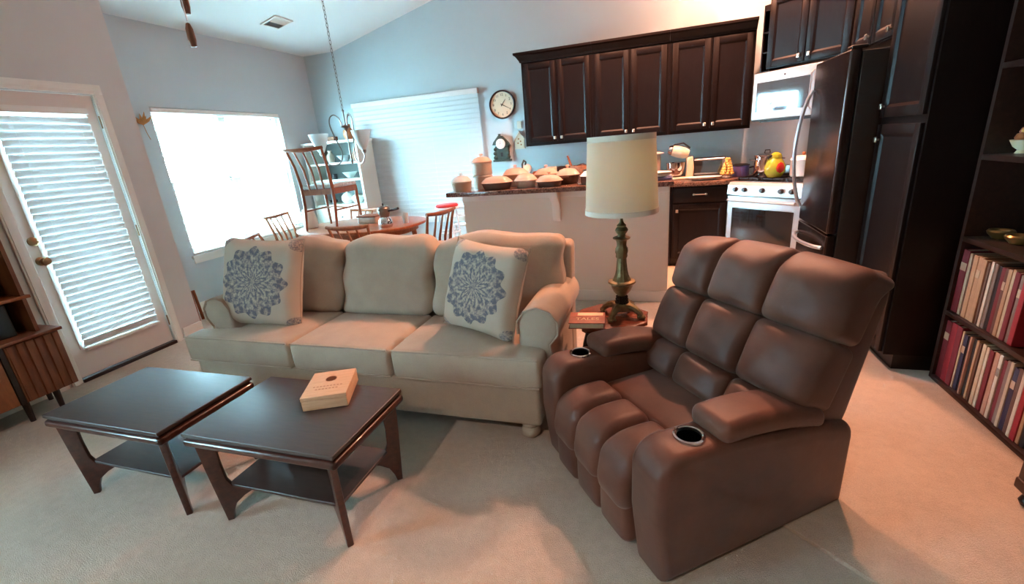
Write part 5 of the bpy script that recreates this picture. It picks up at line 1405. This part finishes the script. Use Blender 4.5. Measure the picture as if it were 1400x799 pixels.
low = [(0.045, 'maroon', .33, 0), (0.045, 'red', .335, 0), (0.042, 'maroon', .335, 0), (0.014, 'cream', .32, .004), (0.028, 'navy', .31, .006), (0.026, 'black', .31, .01), (0.014, 'pink', .32, 0), (0.030, 'black', .315, .01), (0.018, 'tan', .32, .004), (0.016, 'brown', .31, .006), (0.018, 'black', .30, .012), (0.026, 'cream', .325, 0), (0.020, 'white', .32, .002), (0.028, 'maroon', .315, .004), (0.014, 'black', .30, .012), (0.030, 'pink', .325, 0), (0.022, 'white', .325, 0), (0.024, 'maroon', .31, .006), (0.026, 'grey', .32, .004), (0.02, 'cream', .325, 0), (0.03, 'navy', .31, .004), (0.025, 'brown', .32, .002), (0.022, 'white', .32, 0), (0.03, 'red', .33, 0), (0.02, 'tan', .32, .004), (0.026, 'black', .31, .006)]
up_ = [(0.050, 'maroon', .335, 0), (0.022, 'cream', .325, .002), (0.014, 'navy', .31, .006), (0.034, 'tan', .325, 0), (0.034, 'tan', .325, .002), (0.030, 'tan', .32, 0), (0.016, 'brown', .31, .006), (0.016, 'black', .30, .01), (0.020, 'white', .325, 0), (0.022, 'grey', .32, .004), (0.024, 'black', .315, .006), (0.026, 'maroon', .315, .004), (0.022, 'brown', .32, .002), (0.024, 'tan', .32, 0), (0.02, 'cream', .325, .002), (0.03, 'maroon', .32, 0), (0.024, 'grey', .315, .004), (0.03, 'red', .325, 0)]
book_row(0.0, low, 'lowest')
book_row(0.385, up_, 'second')
for q, (yy, lab) in enumerate(((2.765, 'brass bowl on the bookshelf, nearer the black pantry'), (2.64, 'brass bowl on the bookshelf, farther from the black pantry'))):
    single('brass_bowl', MB().lathe([(0, 0), (0.03, 0), (0.035, 0.008), (0.048, 0.022), (0.052, 0.034), (0.046, 0.042), (0.042, 0.04), (0.03, 0.012), (0, 0.01)], n=24), M['gold'], lab, 'bowl', (1.60, yy, 0.811), group='brass bowls on the bookshelf')
fg = thing('fruit_figurine', 'cream and orange ceramic fruit basket on the upper bookshelf board', 'figurine', (1.60, 2.755, 1.211))
MB().lathe([(0, 0), (0.03, 0), (0.022, 0.015), (0.04, 0.03), (0.055, 0.06), (0.05, 0.06), (0, 0.04)], n=18).build('basket', M['cream'], fg)
for (ax_, ay_, az_, m_) in ((-0.02, 0, 0.07, 'terra'), (0.02, 0.015, 0.07, 'yellow'), (0.0, -0.022, 0.072, 'terra'), (0.0, 0.0, 0.098, 'yellow'), (0.005, 0.02, 0.095, 'seatred')):
    MB().lathe([(0, -0.024), (0.017, -0.017), (0.024, 0), (0.017, 0.017), (0, 0.024)], (ax_, ay_, az_), 14).build('fruit', M[m_], fg)
tr_ = thing('rolling_cart', 'low dark wooden cart on black casters in front of the bookshelf', 'cart', (1.36, 1.595, 0.0205))
MB().box(-0.075, 0.075, -0.24, 0.24, 0.055, 0.10, 0.008).build('bottom_board', M['shelfwood'], tr_)
MB().box(-0.07, 0.07, -0.235, 0.235, 0.10, 0.42, 0.004).build('body', M['shelfwood'], tr_)
for (ax_, ay_) in ((-0.05, 0.20), (0.05, 0.20), (-0.05, -0.20), (0.05, -0.20)):
    MB().lathe([(0, 0), (0.014, 0.004), (0.022, 0.022), (0.016, 0.04), (0.008, 0.056)], (ax_, ay_, 0), 14).build('caster', M['black'], tr_)

# ------------------------------------------------------------------ ceiling fan with the pull chains
FX, FY = -0.97, 0.86
zf = ZC+SL*(FX-XS)
fn = thing('ceiling_fan', 'ceiling fan with two wooden pull weights hanging over the tables', 'fan', (FX, FY, 2.35))
MB().lathe([(0.012, 0.30), (0.012, zf-2.35-0.04), (0.06, zf-2.35-0.03), (0.07, zf-2.35+0.02)], n=20).build('downrod', M['bronze_dark'], fn)
MB().lathe([(0, 0.10), (0.06, 0.10), (0.10, 0.13), (0.12, 0.19), (0.10, 0.26), (0.04, 0.30), (0, 0.30)], n=28).build('motor', M['bronze_dark'], fn)
for k in range(5):
    a = 2*PI*k/5+0.3
    Mx = Matrix.Rotation(a, 4, 'Z') @ Matrix.Rotation(math.radians(10), 4, 'X')
    bl = MB().prism([(0.20, -0.05), (0.62, -0.07), (0.66, -0.04), (0.66, 0.04), (0.62, 0.07), (0.20, 0.05)], 'z', 0.168, 0.176, 0.002, 1, M=Mx).build('blade', M['teak'], fn)
    MB().box(0.10, 0.24, -0.018, 0.018, 0.160, 0.168, M=Mx).build('bracket', M['bronze_dark'], bl)
def pull(x, y, zb, lab):
    c_ = MB().tube([(x*0.4, y*0.4, 0.10), (x*0.95, y*0.95, 0.04), (x, y, -0.05), (x, y, zb+0.05)], 0.0012, 5).build('pull_chain', M['steel'], fn)
    MB().lathe([(0.0, 0.048), (0.004, 0.046), (0.0075, 0.035), (0.0085, 0.014), (0.006, 0.0), (0, -0.001)], (x, y, zb), 12).build('pull_weight', M['pull'], c_)
pull(-0.025, 0.020, -0.585, '')
pull(-0.021, 0.010, -0.652, '')

# ------------------------------------------------------------------ ceiling lights (out of the frame, they light the room warm)
WARM = (1.0, 0.44, 0.27)
def can_light(label, x, y, power, angle=105, blend=0.6, col=WARM):
    z_ = ZC+SL*(x-XS)
    o = thing('recessed_light', label, 'light', (x, y, z_), group='recessed ceiling lights')
    o.rotation_euler = (0, -math.atan(SL), 0)
    MB().lathe([(0.075, -0.002), (0.098, -0.006), (0.10, 0.0), (0.078, 0.004), (0.075, -0.002)], n=32).build('trim_ring', M['trim'], o)
    MB().lathe([(0, -0.001), (0.076, -0.001), (0.076, 0.003), (0, 0.003)], n=32).build('lens', emit_mat('warm_lens', (1.0, 0.66, 0.45, 1), 8.0), o)
    l_ = bpy.data.lights.new('can_light', 'SPOT'); l_.energy = power; l_.color = col; l_.shadow_soft_size = 0.08
    l_.spot_size = math.radians(angle); l_.spot_blend = blend
    lo = bpy.data.objects.new('can_light', l_); C.objects.link(lo); lo.parent = o; lo.location = (0, 0, -0.02); lo.rotation_euler = (0, math.atan(SL), 0)
    return o
can_light('warm recessed ceiling light over the kitchen, toward the refrigerator', 0.95, 4.25, 720, 108, 0.4)
can_light('warm recessed ceiling light over the kitchen, toward the dining table', -0.55, 4.35, 740, 104, 0.4)
can_light('added recessed fill light behind the camera over the seating', -1.2, -1.7, 420, 125, 0.8, (1.0, 0.72, 0.54))  # added fill, warms the surfaces that face the camera
kl = thing('pendant_light', 'warm globe pendant hanging over the kitchen floor', 'light', (0.62, 5.15, 3.10))
MB().tube([(0, 0, 0.12), (0, 0, ZC+SL*(0.62-XS)-3.10)], 0.006, 8).build('rod', M['fixture'], kl)
MB().lathe([(0.03, 0.125), (0.045, 0.10), (0.09, 0.06), (0.11, 0.0), (0.09, -0.06), (0.045, -0.10), (0, -0.11)], n=28).build('globe', emit_mat('warm_globe', (1.0, 0.66, 0.45, 1), 6.0), kl)
l_ = bpy.data.lights.new('globe_light', 'POINT'); l_.energy = 75; l_.color = WARM; l_.shadow_soft_size = 0.12
lo = bpy.data.objects.new('globe_light', l_); C.objects.link(lo); lo.parent = kl; lo.location = (0, 0, -0.26)
